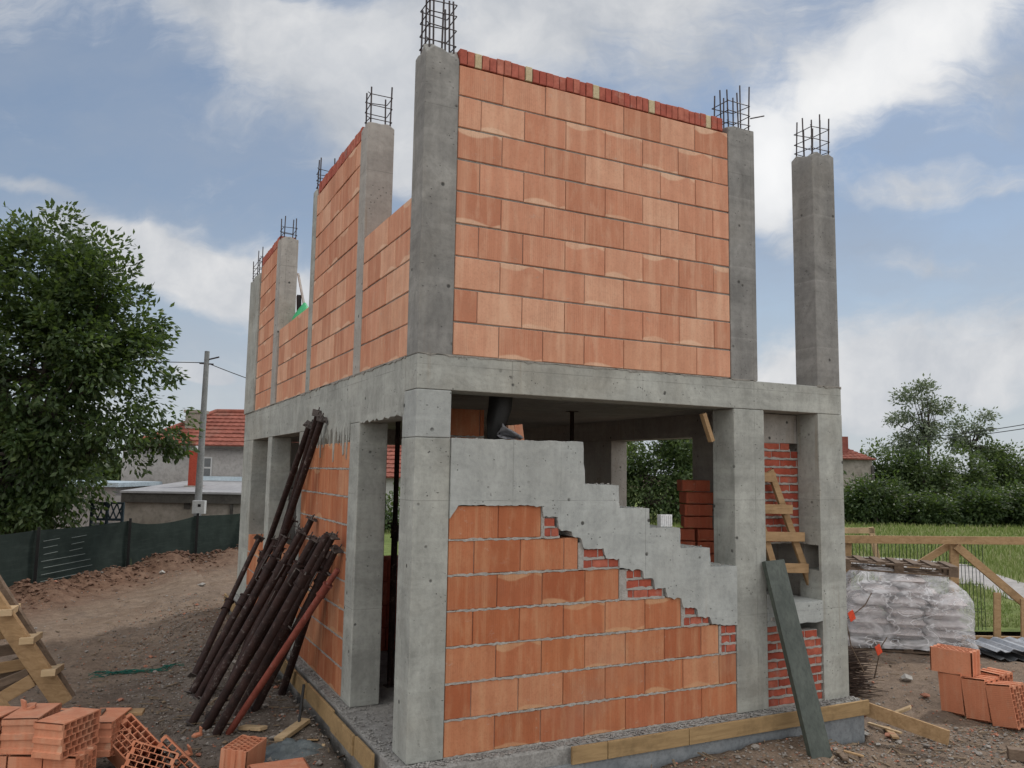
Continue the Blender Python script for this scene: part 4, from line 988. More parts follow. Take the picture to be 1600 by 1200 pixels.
bp = k.n('ShaderNodeBump'); bp.inputs['Strength'].default_value = .35; bp.inputs['Distance'].default_value = .03; k.l(k.math('ADD', n, k.math('MULTIPLY', rdg, .3)), bp.inputs['Height']); k.l(bp.outputs[0], g.inputs['Normal'])
k.l(mx.outputs[0], k.out.inputs[0])
tag(mb.build('plastic_wrap', k.m, None, fixn=False), 'crinkled clear plastic film wrapped round the paper bags', 'plastic film')
MT = MP @ Matrix.Translation((-.04, .1, 1.075)) @ Matrix.Rotation(rad(2), 4, 'Y') @ Matrix.Rotation(rad(1), 4, 'X')
pallet('wooden_pallet', 'dark empty pallet lying tilted on top of the wrapped bags', MT, PL * .95, .62, M_WOODO)

# ------------------------------------------------------------------ timber barrier, mesh panel, sheet metal
def BA(px, py, off=0):       # a point on the barrier's vertical plane
    d = ray(px, py); n = Vector((SF.x, SF.y, 0)); o = Vector((B0.x, B0.y, 0)) + n * (off - .1); return CAM + d * ((o - CAM).dot(n) / d.dot(n))
tbar = thing('timber_barrier', 'barrier of raw timber rails, posts and diagonal braces behind the pallets', 'barrier', BA(1490, 995))
def bb(nm, a, b, w, h, off=0, mat=M_WOOD):
    mb = MB(); p0, p1 = BA(*a, off), BA(*b, off); mb.beam(p0, p1, w, h, (SF.x, SF.y, 0) if abs(p1.z - p0.z) > .3 else (0, 0, 1)); mb.build(nm, mat, tbar, .003)
bb('rail', (1250, 842), (1720, 846), .04, .115)
bb('post', (1491, 848), (1489, 1000), .045, .13, .05) if 0 else bb('post', (1491, 850), (1490, 1002), .13, .045, .06)
bb('brace', (1486, 850), (1390, 910), .1, .04, .12); bb('brace', (1494, 853), (1606, 948), .115, .04, .0)
bb('sill', (1500, 998), (1720, 1003), .06, .1, .05); bb('post', (1325, 840), (1322, 1000), .1, .045, .06)
board('short pointed timber stake in front of the meadow path', BA(1558, 1004, -.22), BA(1558, 926, -.22), .1, .03, M_WOOD, 'timber_stake', 'stake', up=(SF.x, SF.y, 0))
board('timber stake at the right edge carrying the diagonal brace', BA(1601, 1004, -.1), BA(1600, 936, -.1), .1, .03, M_WOOD, 'timber_stake', 'stake', up=(SF.x, SF.y, 0))
tr2 = thing('timber_trestle', 'pale timber trestle frame standing behind the barrier by the corner column', 'trestle', BA(1345, 960, .9))
for nm, a, b in (('rail', (1290, 829), (1366, 829)), ('leg', (1360, 824), (1390, 960)), ('leg', (1296, 826), (1300, 960))):
    mb = MB(); mb.beam(BA(*a, .9), BA(*b, .9), .09, .04, (SF.x, SF.y, 0)); mb.build(nm, M_WOODL, tr2, .003)
mb = MB(); L0 = BA(1290, 990, .35); L1 = BA(1541, 993, .35); nw = int((L1 - L0).length / .055); zt_ = BA(1400, 836, .35).z; zb_ = L1.z
for i in range(nw + 1):
    p = L0.lerp(L1, i / nw); mb.tube((p.x, p.y, zb_), (p.x, p.y, zt_), .0045, 4, caps=False)
for hz in (0.04, .33, .37, .72, .98, 1.02, 1.36):
    zz = zb_ + (zt_ - zb_) * hz / 1.4; mb.tube((L0.x, L0.y, zz), (L1.x, L1.y, zz), .0048, 4, caps=False)
tag(mb.build('mesh_panel', plain('dark_green_wire', (.015, .03, .022), (.03, .05, .04)), None, fixn=False), 'dark green welded wire mesh fence panel behind the wrapped bags', 'mesh fence')
c0 = gnd(1580, 1030)
for i, (l, dz, da) in enumerate([('lower dark corrugated metal sheet lying by the timber barrier', .05, 0), ('upper bent grey metal sheet with a bright folded end', .13, .08)]):
    mb = MB(); n = 26; vs = []
    for a in range(n + 1):
        for b in range(2):
            e = SR * (-.32 + 1.5 * a / n) + SF * (-.3 + .75 * b + da); vs.append((c0.x + e.x, c0.y + e.y, c0.z + dz + .022 * math.sin(a * 1.9) + .04 * i * math.sin(a / n * 4)))
    mb.add(vs, [(2 * a, 2 * a + 1, 2 * a + 3, 2 * a + 2) for a in range(n)]); o = mb.build('metal_sheet', plain('grey_sheet_metal', (.08, .085, .09), (.2, .21, .22), 3, .4, .2, .6) if i == 0 else plain('bright_sheet_metal', (.3, .32, .35), (.5, .52, .55), 3, .4, .2, .6), None, fixn=False)
    sd = o.modifiers.new('s', 'SOLIDIFY'); sd.thickness = .006; tag(o, l, 'metal sheet', 'metal sheets by the barrier')
# ------------------------------------------------------------------ left background: fence, house, garage, pole
k = NT('shade_cloth'); p = k.pos(); n = k.noise(p, 2.0, 5, .6); c = k.ramp(n, [(.3, (.014, .022, .019)), (.7, (.026, .038, .033))])
w1 = k.noise(k.map(p, (1, 1, 9)), 2.2, 4, .6); c = k.mix(k.ramp(w1, [(.5, 0), (.75, .5)]), c, (.042, .056, .05))
M_CLOTH = k.bsdf(c, .8, n, .4, .04, spec=.2)
fence = thing('shade_cloth_fence', 'dark green shade cloth fence on thin black posts along the left side of the site', 'fence', (-1.47, 16.23, -.62))
zf = .66
for i, a in enumerate(FENCE):
    if i in (0, 8): continue
    mb = MB(); pz = zf + .06; ax_, ay_ = a.x + .84 * .1, a.y - .545 * .1; mb.box(ax_ - .03, ax_ + .03, ay_ - .03, ay_ + .03, -.75, pz); mb.build('post', M_BLACK, fence, .004)
for i, (a, b) in enumerate(zip(FENCE, FENCE[1:])):
    mb = MB(); n, mrow = 22, 9; vs = []; d = (b - a).normalized(); nrm = Vector((d.y, -d.x)); sag = [.04, .04, .03, .03, .16, .05, .05, .05][i]
    for j in range(mrow + 1):
        for s_ in range(n + 1):
            t = s_ / n; tt = j / mrow; e = a.lerp(b, t); zt_ = zf - sag * math.sin(math.pi * t) ** .7 * (1 if i != 4 else 1 - .3 * t); z = -.72 + (zt_ + .72) * tt
            o_ = .02 * noise.noise((e.x * 1.2, e.y * 1.2, z * 2)) + .012 * noise.noise((e.x * 5, e.y * 5, z * 5)) * math.sin(math.pi * t); vs.append((e.x + nrm.x * (o_ + .036), e.y + nrm.y * (o_ + .036), z))
    mb.add(vs, [(j * (n + 1) + s_, j * (n + 1) + s_ + 1, (j + 1) * (n + 1) + s_ + 1, (j + 1) * (n + 1) + s_) for j in range(mrow) for s_ in range(n)], smooth=True)
    o = mb.build('shade_cloth', M_CLOTH, fence, fixn=False)
    if i == 3:                                                       # slits torn along the weave of this panel
        mb = MB(); q = random.Random(3)
        for r in range(8):
            z = .42 - r * .135; L = [.35, .3, .3, .55, .6, .65, .6, .75][r]
            for s_ in range(2 if r < 3 else 1):
                t0 = .06 + s_ * .27 + q.uniform(0, .03); e0 = a.lerp(b, t0); e1 = a.lerp(b, t0 + L * (.45 if r < 3 else .8)); o_ = nrm * .062
                mb.beam((e0.x + o_.x, e0.y + o_.y, z), (e1.x + o_.x, e1.y + o_.y, z + .02), .006, .009)
        mb.build('slit', plain('slit_light', (.18, .21, .2), (.28, .31, .29)), o)
# frame helper for far things: px span at a depth, base height
class Far:
    def __init__(s, px, depth): s.o = at(px, 735, depth); s.o.z = 0; s.k = depth / F; s.d = depth
    def P(s, u, v, z): return Vector((s.o.x + SR.x * u + SF.x * v, s.o.y + SR.y * u + SF.y * v, z))
    def M(s): M = Matrix.Rotation(YAW, 4, 'Z'); M.translation = s.o; return M
def zat(py, px, depth): return at(px, py, depth).z
M_REND = plain('grey_render', (.3, .285, .275), (.38, .365, .35), 1.2, .95); M_OLDW = plain('old_render', (.2, .18, .15), (.36, .33, .29), .9, .95)
M_FASC = plain('dark_fascia', (.05, .046, .042), (.1, .095, .085), 4); M_ROOFC = plain('roof_felt', (.25, .25, .26), (.36, .36, .37), .8); M_FLASH = plain('blue_flashing', (.34, .42, .48), (.45, .53, .58), 2, .5)
M_GLASS = plain('window_glass', (.05, .06, .065), (.09, .1, .11), 2, .15, .05, 0, .6); M_FRAME = plain('window_frame', (.45, .45, .45), (.55, .55, .55))
k = NT('roof_tile'); r = k.rnd(); p = k.pos(); n = k.noise(p, 3, 6, .7); c = k.ramp(n, [(.3, (.15, .05, .036)), (.6, (.27, .092, .066)), (.8, (.33, .15, .11))])
c = k.mix(k.ramp(k.noise(p, .9, 4), [(.55, 0), (.75, .5)]), c, (.2, .14, .11)); M_TILE = k.bsdf(c, .85, n, .4, .02, spec=.2)
def slope(mb, bl, br, tr_, tl, rows, lift=.05, tile=.24):
    bl, br, tr_, tl = map(Vector, (bl, br, tr_, tl)); nrm = (br - bl).cross(tl - bl).normalized()
    for i in range(rows):
        t0, t1 = i / rows, (i + 1) / rows; a, b = bl.lerp(tl, t0), br.lerp(tr_, t0); c, d = bl.lerp(tl, t1 + .01), br.lerp(tr_, t1 + .01)
        L = (b - a).length; n = max(1, int(L / tile * 2)); vs = []
        for k_ in range(n + 1):
            w = k_ / n; up_ = lift + (.02 if k_ % 2 else 0); vs.append(a.lerp(b, w) + nrm * up_); vs.append(c.lerp(d, w) + nrm * (up_ * .25)); vs.append(a.lerp(b, w) - nrm * .02)
        mb.add(vs, [f for k_ in range(n) for f in ((3 * k_, 3 * k_ + 3, 3 * k_ + 4, 3 * k_ + 1), (3 * k_ + 2, 3 * k_ + 5, 3 * k_ + 3, 3 * k_))])
def hip(parent, f, u0, u1, v0, v1, ze, zr, ur0, ur1, rows=10, ov=.25):
    mb = MB(); vr = (v0 + v1) / 2; a, b, c, d = f.P(u0 - ov, v0 - ov, ze), f.P(u1 + ov, v0 - ov, ze), f.P(u1 + ov, v1 + ov, ze), f.P(u0 - ov, v1 + ov, ze); r0, r1 = f.P(ur0, vr, zr), f.P(ur1, vr, zr)
    slope(mb, a, b, r1, r0, rows); slope(mb, b, c, r1, r1 + Vector((.001, 0, 0)), rows); slope(mb, c, d, r0, r1, rows); slope(mb, d, a, r0 + Vector((.001, 0, 0)), r0, rows)
    for p0, p1 in ((a, r0), (b, r1), (r0, r1)): mb.tube(p0 + Vector((0, 0, .05)), p1 + Vector((0, 0, .05)), .1, 8)
    mb.add([a, b, c, d], [(0, 1, 2, 3)])
    return mb.build('roof', M_TILE, parent, fixn=False)
# neighbouring house with red roof
dH = 30; f = Far(383, dH); hs = thing('neighbour_house', 'low grey rendered house with a red tiled hip roof beyond the fence', 'house', f.P(-2, 0, -.8))
ze = zat(697, 330, dH); zr = zat(644, 330, dH + 3); uL = -(383 - 190) * dH / F; uR = 1.9
mb = MB(); Mh = f.M(); mb.box(uL, uR, 0, 6, -1, ze - .02, Mh); wl = mb.build('wall', M_REND, hs)
rf = hip(hs, f, uL + .7, uR, 0, 6, ze, zr, (296 - 383) * (dH + 3) / F, (366 - 383) * (dH + 3) / F, 9)
mb = MB(); mb.box(uL + .7, uR + .2, -.3, -.24, ze - .1, ze - .0, Mh); mb.build('gutter', M_FASC, hs)
cu = (282 - 383) * (dH + 1.5) / F; mb = MB(); mb.box(cu - .3, cu + .3, 1.2, 1.8, ze, zat(645, 282, dH + 1.5), Mh); zc = zat(645, 282, dH + 1.5); mb.box(cu - .36, cu + .36, 1.14, 1.86, zc + .002, zc + .12, Mh); mb.build('chimney', M_OLDW, rf)
wu0, wu1 = (317 - 383) * dH / F, (331 - 383) * dH / F; w0, w1 = zat(758, 324, dH), zat(714, 324, dH)
fr2 = MB(); fr2.box(wu0, wu1, -.03, .02, w0, w1, Mh); wf = fr2.build('window', M_FRAME, hs)
mb = MB(); wm = w0 + (w1 - w0) * .62; mb.box(wu0 + .05, wu1 - .05, -.04, -.02, w0 + .05, wm - .03, Mh); mb.box(wu0 + .05, wu1 - .05, -.04, -.02, wm + .03, w1 - .05, Mh); mb.build('pane', M_GLASS, wf)
# garage
dG = 24.5; g = Far(372, dG); ga = thing('flat_garage', 'low flat roofed garage of stained render behind the fence', 'garage', g.P(-1.5, 0, -.8)); Mg = g.M()
zt_ = zat(768, 285, dG); gl, gr = (196 - 372) * dG / F, 1.4
mb = MB(); mb.box(gl, gr, 0, dH - dG - .02, -1, zt_ - .34, Mg); mb.build('wall', M_OLDW, ga)
mb = MB(); mb.box(gl - .02, gr + .1, -.12, dH - dG - .03, zt_ - .338, zt_ - .06, Mg); mb.build('fascia', M_FASC, ga)
mb = MB(); z2 = zat(752, 300, dH - .05)
vs = [g.P(gl - .04, -.16, zt_ - .058), g.P(gr + .1, -.16, zt_ - .058), g.P(gr + .1, dH - dG - .04, z2), g.P(gl - .04, dH - dG - .04, z2)]; vs += [v + Vector((0, 0, .06)) for v in vs]
mb.add(vs, [(0, 1, 2, 3), (4, 5, 6, 7), (0, 1, 5, 4), (1, 2, 6, 5), (2, 3, 7, 6), (3, 0, 4, 7)]); rg = mb.build('roof', M_ROOFC, ga)
mb = MB(); xl = (236 - 372) * dG / F * 1.18; vs = [g.P(xl, dH - dG - .3, z2 + .055), g.P(gr + .3, dH - dG - .5, z2 + .03), g.P(gr + .3, dH - dG - .025, z2 + .2), g.P(xl, dH - dG - .025, z2 + .2)]; mb.add(vs + [v - Vector((0, 0, .03)) for v in vs], [(0, 1, 2, 3), (7, 6, 5, 4), (0, 4, 5, 1), (1, 5, 6, 2), (2, 6, 7, 3), (3, 7, 4, 0)]); mb.build('flashing', M_FLASH, rg)
mb = MB(); vu = (291 - 372) * dG / F; mb.box(vu, vu + .19, -.02, .05, zat(795, 295, dG), zat(783, 295, dG), Mg); mb.build('vent_hole', M_FASC, ga)
mb = MB(); vu = (364 - 372) * dG / F; mb.box(vu, vu + .07, -.09, -.02, -.9, zt_ - .34, Mg); mb.build('downpipe', M_FASC, ga)
# red chimney pipe on the garage roof
dC = 26.5; cpos = Far(304.5, dC); ch = thing('red_chimney', 'square red chimney with a small grey cowl on the flat garage roof', 'chimney', cpos.P(0, 0, zat(762, 304, dC)))
zb0, zt0 = zat(760, 304, dC), zat(706, 304, dC); Mc = cpos.M()
mb = MB(); mb.box(-.15, .15, -.15, .15, zb0 - .2, zt0, Mc); mb.box(-.17, .17, -.17, .17, zt0 + .002, zt0 + .04, Mc); mb.build('shaft', plain('red_chimney_paint', (.33, .05, .03), (.43, .085, .05), 3), ch)
mb = MB(); mb.box(-.24, .24, -.24, .24, zb0 - .1, zb0 + .03, Mc); mb.build('curb', M_CONI, ch)
mb = MB()
for s_ in (-1, 1): mb.prism([(-.13, zt0 + .04), (-.09, zt0 + .04), (.02, zt0 + .2), (-.02, zt0 + .2)] if s_ < 0 else [(.13, zt0 + .04), (.02, zt0 + .2), (-.02, zt0 + .2), (.09, zt0 + .04)], 1, -.12, .12)
mb.v = [Mc @ v for v in mb.v]; mb.build('cowl', plain('grey_cowl', (.3, .3, .3), (.42, .42, .42)), ch)
# lattice gate
dL = 20.5; lg = Far(172, dL); gt = thing('lattice_gate', 'dark blue metal gate with a crossed lattice top behind the fence', 'gate', lg.P(0, 0, -.7)); zA, zB = zat(813, 172, dL), zat(786, 172, dL); Ml = lg.M(); hw = 24 * dL / F
M_LAT = plain('dark_blue_metal', (.02, .035, .045), (.04, .06, .075))
mb = MB()
for u in (-hw, 0, hw): mb.box(u - .03, u + .03, -.03, .03, -.9, zB + .03, Ml)
mb.box(-hw, hw, -.025, .025, zB - .02, zB + .03, Ml); mb.box(-hw, hw, -.025, .025, zA, zA + .06, Ml); mb.build('frame', M_LAT, gt)
mb = MB()
for i in range(5):
    a, b = -hw + 2 * hw * i / 5, -hw + 2 * hw * (i + 1) / 5
    mb.beam(lg.P(a, 0, zA + .05), lg.P(b, 0, zB), .02, .03); mb.beam(lg.P(b, 0, zA + .05), lg.P(a, 0, zB), .02, .03)
mb.build('lattice', M_LAT, gt)
mb = MB(); mb.box(-hw + .04, hw - .04, .02, .03, -.9, zA - .05, Ml); mb.build('panel', plain('grey_panel', (.25, .27, .3), (.33, .35, .38)), gt)
# whitewashed shed wall left of the garage seen through the tree
ws = Far(120, 26); mb = MB(); mb.box(-4, 1.3, 0, 3, -1, zat(760, 120, 26), ws.M()); sh = thing('pale_shed', 'pale shed wall half hidden behind the tree crown', 'shed', ws.P(-1, 0, -.9)); mb.build('wall', M_REND, sh); mb = MB(); mb.box(-4.15, 1.45, -.15, 3.1, zat(760, 120, 26) + .002, zat(760, 120, 26) + .14, ws.M()); mb.build('roof', M_FLASH, sh)
# utility pole with meter box and wires
dP = 22.6; pl = Far(312, dP); pole = thing('utility_pole', 'grey concrete utility pole with a meter box and a small bracket', 'utility pole', pl.P(0, 0, -.8))
pt = at(328, 546, dP); pb_ = Vector((pl.o.x, pl.o.y, -.8)); pt = Vector((pb_.x + .02, pb_.y, pt.z)); mb = MB(); mb.path([pb_, pt], [.115, .07], 10); mb.build('shaft', plain('pole_concrete', (.2, .205, .21), (.3, .305, .31), 3), pole)
zc = zat(791, 316, dP); mb = MB(); Mp = pl.M(); mb.box(-.04, .3, -.3, -.14, zc - .19, zc + .17, Mp); mbx = mb.build('meter_box', plain('grey_box', (.45, .46, .46), (.55, .56, .56)), pole, .01); mb = MB(); mb.box(.12, .2, -.306, -.298, zc, zc + .08, Mp); mb.build('window', M_BLACK, mbx); mb = MB(); mb.box(.03, .13, -.24, -.14, zc - .45, zc - .22, Mp); mb.build('cable_cover', M_FRAME, pole)
zk = zat(560, 327, dP); mb = MB(); mb.tube((pt.x, pt.y, zk), (pt.x + SR.x * .35, pt.y + SR.y * .35, zk + .09), .022, 6); mb.tube((pt.x - SR.x * .2, pt.y - SR.y * .2, zk - .1), (pt.x + SR.x * .2, pt.y + SR.y * .2, zk - .12), .02, 6); mb.build('bracket', M_REBAR, pole)
def wire(label, p0, p1, sag=.2, r=.012):
    p0, p1 = Vector(p0), Vector(p1); mb = MB(); mb.path([p0.lerp(p1, t / 14) - Vector((0, 0, sag * 4 * (t / 14) * (1 - t / 14))) for t in range(15)], r, 5); tag(mb.build('overhead_wire', M_BLACK, None), label, 'wire', 'overhead wires')
top_ = Vector((pt.x, pt.y, zk - .08)); wire('thin overhead wire running left from the utility pole behind the tree', top_, at(-300, 540, 30), .1); wire('thin overhead wire dropping from the utility pole to the right', top_, at(560, 640, 26), .12)
wire('upper overhead wire at the right edge above the scrub trees', at(1440, 683, 44), at(1720, 640, 30), .15, .018); wire('lower overhead wire at the right edge above the scrub trees', at(1440, 687, 44), at(1720, 648, 30), .15, .018)
# second house and bush seen through the doorway
d2 = 34; f2 = Far(600, d2); h2 = thing('far_house', 'pale house with a red roof glimpsed through the left doorway', 'house', f2.P(2, 0, -.8)); mb = MB(); mb.box(-3.2, 6, 0, 5, -1, zat(746, 610, d2), f2.M()); mb.build('wall', plain('white_render', (.5, .5, .48), (.6, .6, .58), 1.5), h2)
hip(h2, f2, -3.2, 6, 0, 5, zat(746, 610, d2), zat(700, 610, d2 + 2.5), -1, 4, 7, .4)

# ------------------------------------------------------------------ trees
def leaf_mat(name, stops, tr=.4):
    k = NT(name); r = k.rnd(); p = k.pos(); c = k.ramp(r, stops); n = k.noise(p, .9, 4, .6); c = k.mix(k.ramp(n, [(.35, .5), (.65, 0)]), c, tuple(x * .55 for x in stops[0][1]))
    d = k.n('ShaderNodeBsdfPrincipled'); k.l(c, d.inputs[0]); d.inputs['Roughness'].default_value = .45; d.inputs['Specular IOR Level'].default_value = .35
    t = k.n('ShaderNodeBsdfTranslucent'); k.l(k.mix(.5, c, (.16, .24, .03)), t.inputs[0]); x = k.n('ShaderNodeMixShader'); x.inputs[0].default_value = tr
    k.l(d.outputs[0], x.inputs[1]); k.l(t.outputs[0], x.inputs[2]); k.l(x.outputs[0], k.out.inputs[0]); return k.m
M_LEAF = leaf_mat('walnut_leaf', [(0, (.03, .055, .02)), (.5, (.055, .095, .034)), (.85, (.09, .135, .05)), (1, (.14, .18, .075))])
M_SCRUB = leaf_mat('scrub_leaf', [(0, (.05, .085, .035)), (.5, (.085, .13, .05)), (.85, (.12, .165, .065)), (1, (.17, .21, .095))])
M_PALE = leaf_mat('pale_leaf', [(0, (.15, .19, .13)), (.5, (.2, .24, .17)), (1, (.26, .29, .21))], .3)
M_BARK = plain('bark', (.04, .032, .026), (.09, .075, .06), 6)
def tree(name, label, base, blobs, nclump, per, leaf, clump_r, lmat, seed, trunk=.16, group=None, limbs=14, fill=.35, cat='tree'):
    q = random.Random(seed); base = Vector(base); t = thing(name, label, cat, base, group)
    C = []
    wts = [b[1].x * b[1].y * b[1].z for b in blobs]
    for i in range(nclump):
        c, rr = q.choices(blobs, wts)[0]; d = Vector((q.gauss(0, 1), q.gauss(0, 1), q.gauss(0, 1))).normalized() * (1 - fill * q.random() ** 1.0)
        C.append(Vector((c.x + d.x * rr.x, c.y + d.y * rr.y, c.z + d.z * rr.z)))
    mb = MB(); cen = sum((b[0] for b in blobs), Vector()) / len(blobs); zl = min(b[0].z - b[1].z for b in blobs)
    fork = Vector((base.x, base.y, max(base.z + .6, zl + .35 * (cen.z - zl)))); mb.path([base, base.lerp(fork, .5) + Vector((.04, .02, 0)), fork], [trunk * 1.25, trunk, trunk * .85], 9)
    for i in range(limbs):
        e = q.choice(C); m_ = fork.lerp(e, .45) + Vector((q.gauss(0, .12), q.gauss(0, .12), .25)) * (e - fork).length * .25; mb.path([fork, m_, e], [trunk * .55, trunk * .3, trunk * .07], 6, False)
        for _ in range(3):
            e2 = min(q.sample(C, min(8, len(C))), key=lambda c: (c - m_).length); mb.path([m_, m_.lerp(e2, .5) + Vector((0, 0, .08)), e2], [trunk * .26, trunk * .14, trunk * .04], 5, False)
    mb.build('trunk', M_BARK, t, fixn=False)
    vs = []; fs = []
    for c in C:
        cr = clump_r * q.uniform(.55, 1.3); out = (c - cen).normalized()
        for _ in range(per):
            g_ = Vector((max(-1.6, min(1.6, q.gauss(0, 1))), max(-1.6, min(1.6, q.gauss(0, 1))), max(-1.3, min(1.3, q.gauss(0, .75))))) * cr * .55; p_ = c + g_; L = leaf * q.uniform(.6, 1.25)
            d = (g_.normalized() * .7 + out * .5 + Vector((q.gauss(0, .5), q.gauss(0, .5), q.gauss(0, .4) - .35))).normalized(); s_ = d.cross(Vector((q.gauss(0, .6), q.gauss(0, .6), 1))).normalized() * L * .27; n_ = d.cross(s_).normalized() * L * .07
            o = len(vs); vs += [p_, p_ + d * L * .45 + s_ + n_, p_ + d * L, p_ + d * L * .45 - s_ + n_]; fs += [(o, o + 1, o + 2), (o, o + 2, o + 3)]
    me = bpy.data.meshes.new('crown'); me.from_pydata([v - base for v in vs], [], fs); me.materials.append(lmat); o = bpy.data.objects.new('crown', me); COL.objects.link(o); o.parent = t
    return t
V = Vector
dT = 19.5
def tb_(px, py, rx, ry, dd=0, rd=None): k_ = (dT + dd) / F; return (at(px, py, dT + dd), V((rx * k_, (rd or rx) * k_, ry * k_)))
tree('walnut_tree', 'large dense broadleaf tree at the left edge overhanging the green fence', (at(20, 735, dT).x, at(20, 735, dT).y, -.7),
     [tb_(45, 455, 130, 100), tb_(100, 405, 95, 70), tb_(150, 470, 100, 75), tb_(150, 530, 115, 85), tb_(30, 380, 60, 45), tb_(60, 610, 160, 110), tb_(185, 570, 85, 62, -.5), tb_(222, 522, 50, 26), tb_(200, 665, 95, 60, -.3), tb_(35, 730, 130, 95, -.3), tb_(105, 725, 65, 62, -.5), tb_(-80, 560, 110, 160), tb_(95, 385, 60, 40), tb_(-50, 400, 70, 60), tb_(245, 690, 46, 30, -.2), tb_(-60, 760, 120, 80, -.3), tb_(40, 790, 90, 45, -.6)], 640, 84, .17, .40, M_LEAF, 5, .2, limbs=34, fill=.6)
# scrub line on the right
GT = 'scrub trees along the far edge of the meadow'
def scrub(label, px, pytop, w, depth, mat, seed, n=95, per=100, leaf=.2, name='scrub_tree', zb=-.3, h=None, fill=.6, cat='tree', group=GT):
    z1 = zat(pytop, px, depth); k_ = depth / F; b = at(px, 735, depth); bl = []; q = random.Random(seed)
    for i in range(5):
        u = q.uniform(-.6, .6) * w * k_; hh = (z1 - zb) * q.uniform(.5, .95) if i else (z1 - zb); e = V((b.x + SR.x * u, b.y + SR.y * u, 0)); bl.append((V((e.x, e.y, zb + hh * .52)), V((w * k_ * .5, w * k_ * .45, hh * .5))))
    return tree(name, label, (b.x, b.y, zb), bl, n, per, leaf, .62, mat, seed, .12, group, 8, fill, cat)
sl = [(880, 628, 90, 40, 'scrub tree seen through the house at the left of the window'), (960, 628, 80, 38, 'scrub tree filling the left half of the inner window'), (1010, 628, 95, 37, 'leafy bush in the middle of the inner window view'), (1075, 628, 80, 38, 'scrub tree at the right jamb of the inner window'), (1160, 628, 90, 42, 'scrub tree hidden behind the right block stack indoors'), (1255, 680, 80, 44, 'scrub tree behind the corner column and ladder niche'),
      (1388, 684, 55, 44, 'light green bush beside the ruined house'), (1440, 690, 60, 43, 'dense bush in front of the tall thin tree'), (1495, 688, 60, 44, 'dark rounded bush right of the tall thin tree'), (1545, 686, 60, 46, 'mid green bush under the overhead wires'), (1600, 700, 60, 45, 'bush at the right edge of the picture below the wires'), (1665, 690, 70, 45, 'bush just beyond the right edge of the picture')]
for i, (px, py, w, d, l) in enumerate(sl): scrub(l, px, py, w, d, M_SCRUB, 60 + i)
# dark undergrowth filling the foot of the scrub
for i, px in enumerate(range(1365, 1720, 42)):
    scrub(['low dark thicket at the foot of the scrub, %s' % s_ for s_ in ('by the stone ruin', 'under the light green bush', 'before the tall thin tree', 'below the dark rounded bush', 'under the wires', 'near the right edge', 'at the right edge', 'past the right edge', 'far past the edge')][i], px, 738 + (i * 37 % 41), 40 + (i * 23 % 22), 39 + (i % 2), M_LEAF, 90 + i, 70, 70, .2, 'thicket', group='low thickets in front of the scrub', cat='thicket', fill=.8)
# tall thin tree and its lower neighbour
def wisp(label, px, pytop, pybot, w, depth, seed, n):
    k_ = depth / F; q = random.Random(seed); bl = []
    for i in range(7):
        t = i / 6; bl.append((at(px + q.uniform(-.4, .4) * w, pytop + (pybot - pytop) * (t * .9 + .06), depth), V((w * k_ * (.22 + .3 * t), w * k_ * .3, (pybot - pytop) * k_ * .12))))
    b = at(px, 735, depth); tree('thin_tree', label, (b.x, b.y, -.3), bl, n, 34, .2, .40, M_PALE, seed, .1, 'tall thin trees above the scrub', 22, .9)
wisp('tall airy tree with sparse pale leaves rising above the scrub', 1452, 600, 702, 100, 46, 7, 150); wisp('lower airy tree with sparse leaves right of the tall one', 1518, 634, 708, 70, 47, 8, 85)
# ruined house at the left of the scrub
dR = 42; fr3 = Far(1325, dR); ru = thing('ruined_house', 'crumbling stone house with a broken red roof and brick chimney behind the meadow', 'house', fr3.P(0, 0, -.3)); Mr = fr3.M(); kr = dR / F
mb = MB(); mb.box(-3.5, 38 * kr, 0, 4, -.5, zat(716, 1340, dR), Mr); mb.build('wall', M_OLDW, ru)
mb = MB(); slope(mb, fr3.P(-3.7, -.3, zat(716, 1340, dR)), fr3.P(40 * kr, -.3, zat(718, 1340, dR)), fr3.P(24 * kr, 2.2, zat(698, 1340, dR)), fr3.P(-3.4, 2.2, zat(694, 1340, dR)), 7); mb.build('roof', M_TILE, ru, fixn=False)
mb = MB(); mb.box(-3 * kr, 14 * kr, 1, 1.6, zat(716, 1330, dR), zat(682, 1330, dR + 1), Mr); mb.build('chimney', plain('brick_chimney', (.16, .05, .04), (.26, .09, .07), 3), ru)
mb = MB(); mb.box(36 * kr, 40 * kr, -.1, .1, zat(800, 1362, dR), zat(728, 1362, dR), Mr); mb.box(14 * kr, 34 * kr, -.05, .02, zat(800, 1350, dR), zat(752, 1350, dR), Mr); mb.build('doorway', M_FASC, ru)
mb = MB(); sw = Far(1383, 40); mb.box(-.35, .8, 0, .6, -.4, zat(772, 1385, 40), sw.M()); tag(mb.build('stone_wall_stub', M_OLDW, None), 'broken grey stone wall stub among the thickets', 'wall')
for i, (px, py, w, d, l) in enumerate([(1345, 752, 40, 40.5, 'ivy thicket climbing the ruined house wall')]): scrub(l, px, py, w, d, M_LEAF, 130, 70, 40, .26, 'thicket', group='low thickets in front of the scrub', cat='thicket', fill=.8)
scrub('green bush behind the fence seen through the left doorway', 606, 772, 60, 30, M_SCRUB, 140, 70, 40, .2, 'garden_bush', -.6, cat='bush', group='garden bushes')
